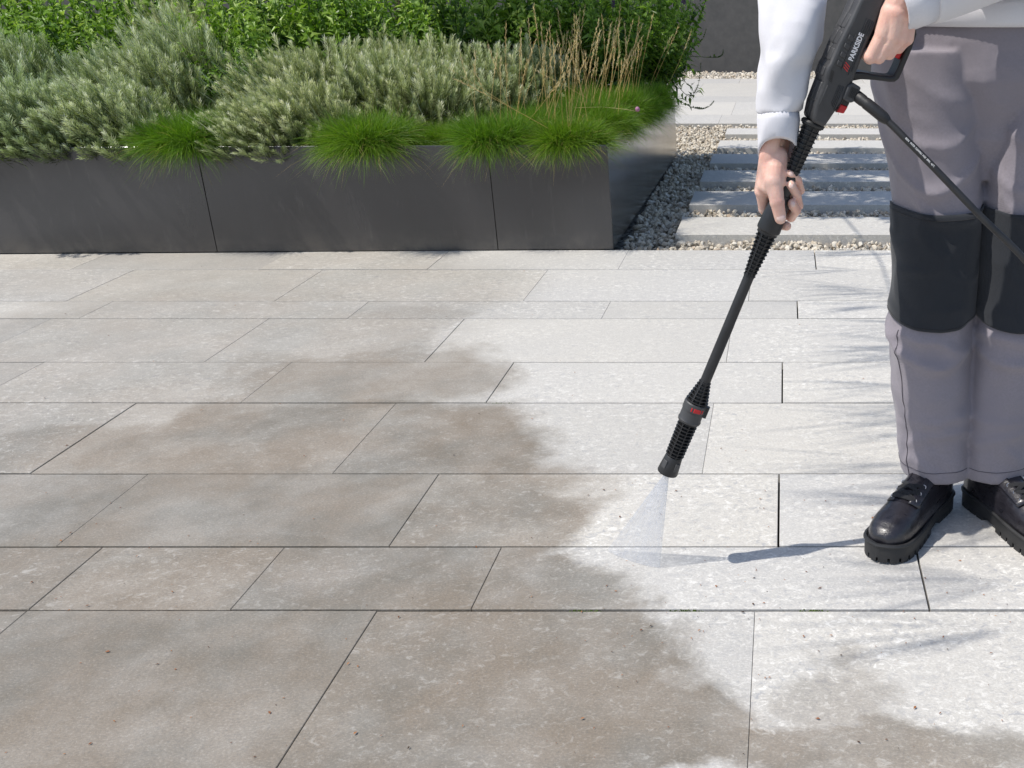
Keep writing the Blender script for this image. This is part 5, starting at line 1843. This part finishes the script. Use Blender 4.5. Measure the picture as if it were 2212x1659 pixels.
hp = spline(HP)
mb = MB(); mb.tube(hp, 0.0058, 16)
hose = mb.build('hose', M['hose'], None)
tag(hose, 'black rubber pressure hose running from the spray gun past the trousers', 'hose')
sl_ = MB()
i0, i1 = 0, 20
rad = []
for i in range(0, 21):
    t_ = i / 20
    rad.append(0.0102 if t_ < 0.1 else 0.0095 if t_ < 0.5 else 0.0086 if t_ < 0.52 else 0.0096 if t_ < 0.93 else 0.0085 if t_ < 0.98 else 0.0065)
sl_.tube(hp[0:21], rad, 18)
sl_.build('bend_protector', M['hose'], hose)
ta, tb_ = z4(1785, 1296, 1.659), z4(2100, 1612, 1.640)
xd = (tb_ - ta)
nv_ = (camv - ta).normalized()
yd = nv_.cross(xd).normalized()
o, w_ = text_mesh('hose_print', 'BEIDA   WATER  CLEANING  HOSE  18MPa  +60°C', 0.0042, ta + nv_ * 0.0060 - yd * 0.0015, xd, yd, M['white'], hose, None, ext=0.00005)
bpy.data.objects.remove(o)
o, w_ = text_mesh('hose_print', 'BEIDA   WATER  CLEANING  HOSE  18MPa  +60°C', 0.0042, ta + nv_ * 0.0060 - yd * 0.0015, xd, yd, M['white'], hose, None, ext=0.00005, xscale=xd.length / w_)

# ---- fan of water
t = NT('fine water spray')
geo = t.pos(); sep = t.n('ShaderNodeSeparateXYZ'); t.set(sep.inputs[0], geo)
apex = Nz + AX * (dA - 0.001)
dist = t.vmath('DISTANCE', geo, tuple(apex))
fade = t.map(dist, 0.02, 0.25, 1.0, 0.25)
dirn = t.vmath('NORMALIZE', t.vmath('SUBTRACT', geo, tuple(apex)))
streak = t.math('ADD', t.math('MULTIPLY', t.noise(dirn, 38, 4, 0.7), 0.8), t.math('MULTIPLY', t.noise(geo, 260, 3), 0.2))
al = t.math('MULTIPLY', fade, t.map(streak, 0.38, 0.62, 0.18, 0.52))
df = t.n('ShaderNodeBsdfPrincipled'); df.inputs['Base Color'].default_value = (0.52, 0.56, 0.64, 1); df.inputs['Roughness'].default_value = 0.4
tp = t.n('ShaderNodeBsdfTransparent'); mx = t.n('ShaderNodeMixShader')
t.t.links.new(al, mx.inputs[0]); t.t.links.new(tp.outputs[0], mx.inputs[1]); t.t.links.new(df.outputs[0], mx.inputs[2]); t.t.links.new(mx.outputs[0], t.out.inputs['Surface'])
gl_, gr_ = gnd(1312, 1190), gnd(1426, 1228)
gl_.z = gr_.z = 0.003
mid = (gl_ + gr_) / 2; hx_ = (gr_ - gl_) / 2
hn = Vector((-hx_.y, hx_.x, 0)).normalized() * 0.010
ax_dir = hx_.normalized()
mb = MB(); rings = []
for k in range(9):
    f_ = k / 8
    c = apex.lerp(mid, f_)
    e1 = ax_dir * 0.004 * (1 - f_) + hx_ * f_; e2 = hn * (0.35 + 0.65 * f_)
    rings.append([c + e1 * math.cos(2 * math.pi * j / 24) + e2 * math.sin(2 * math.pi * j / 24) for j in range(24)])
mb.loft(rings)
spray = mb.build('water_spray', t.m)
tag(spray, 'fan of water shooting from the nozzle onto the slabs', 'water spray')
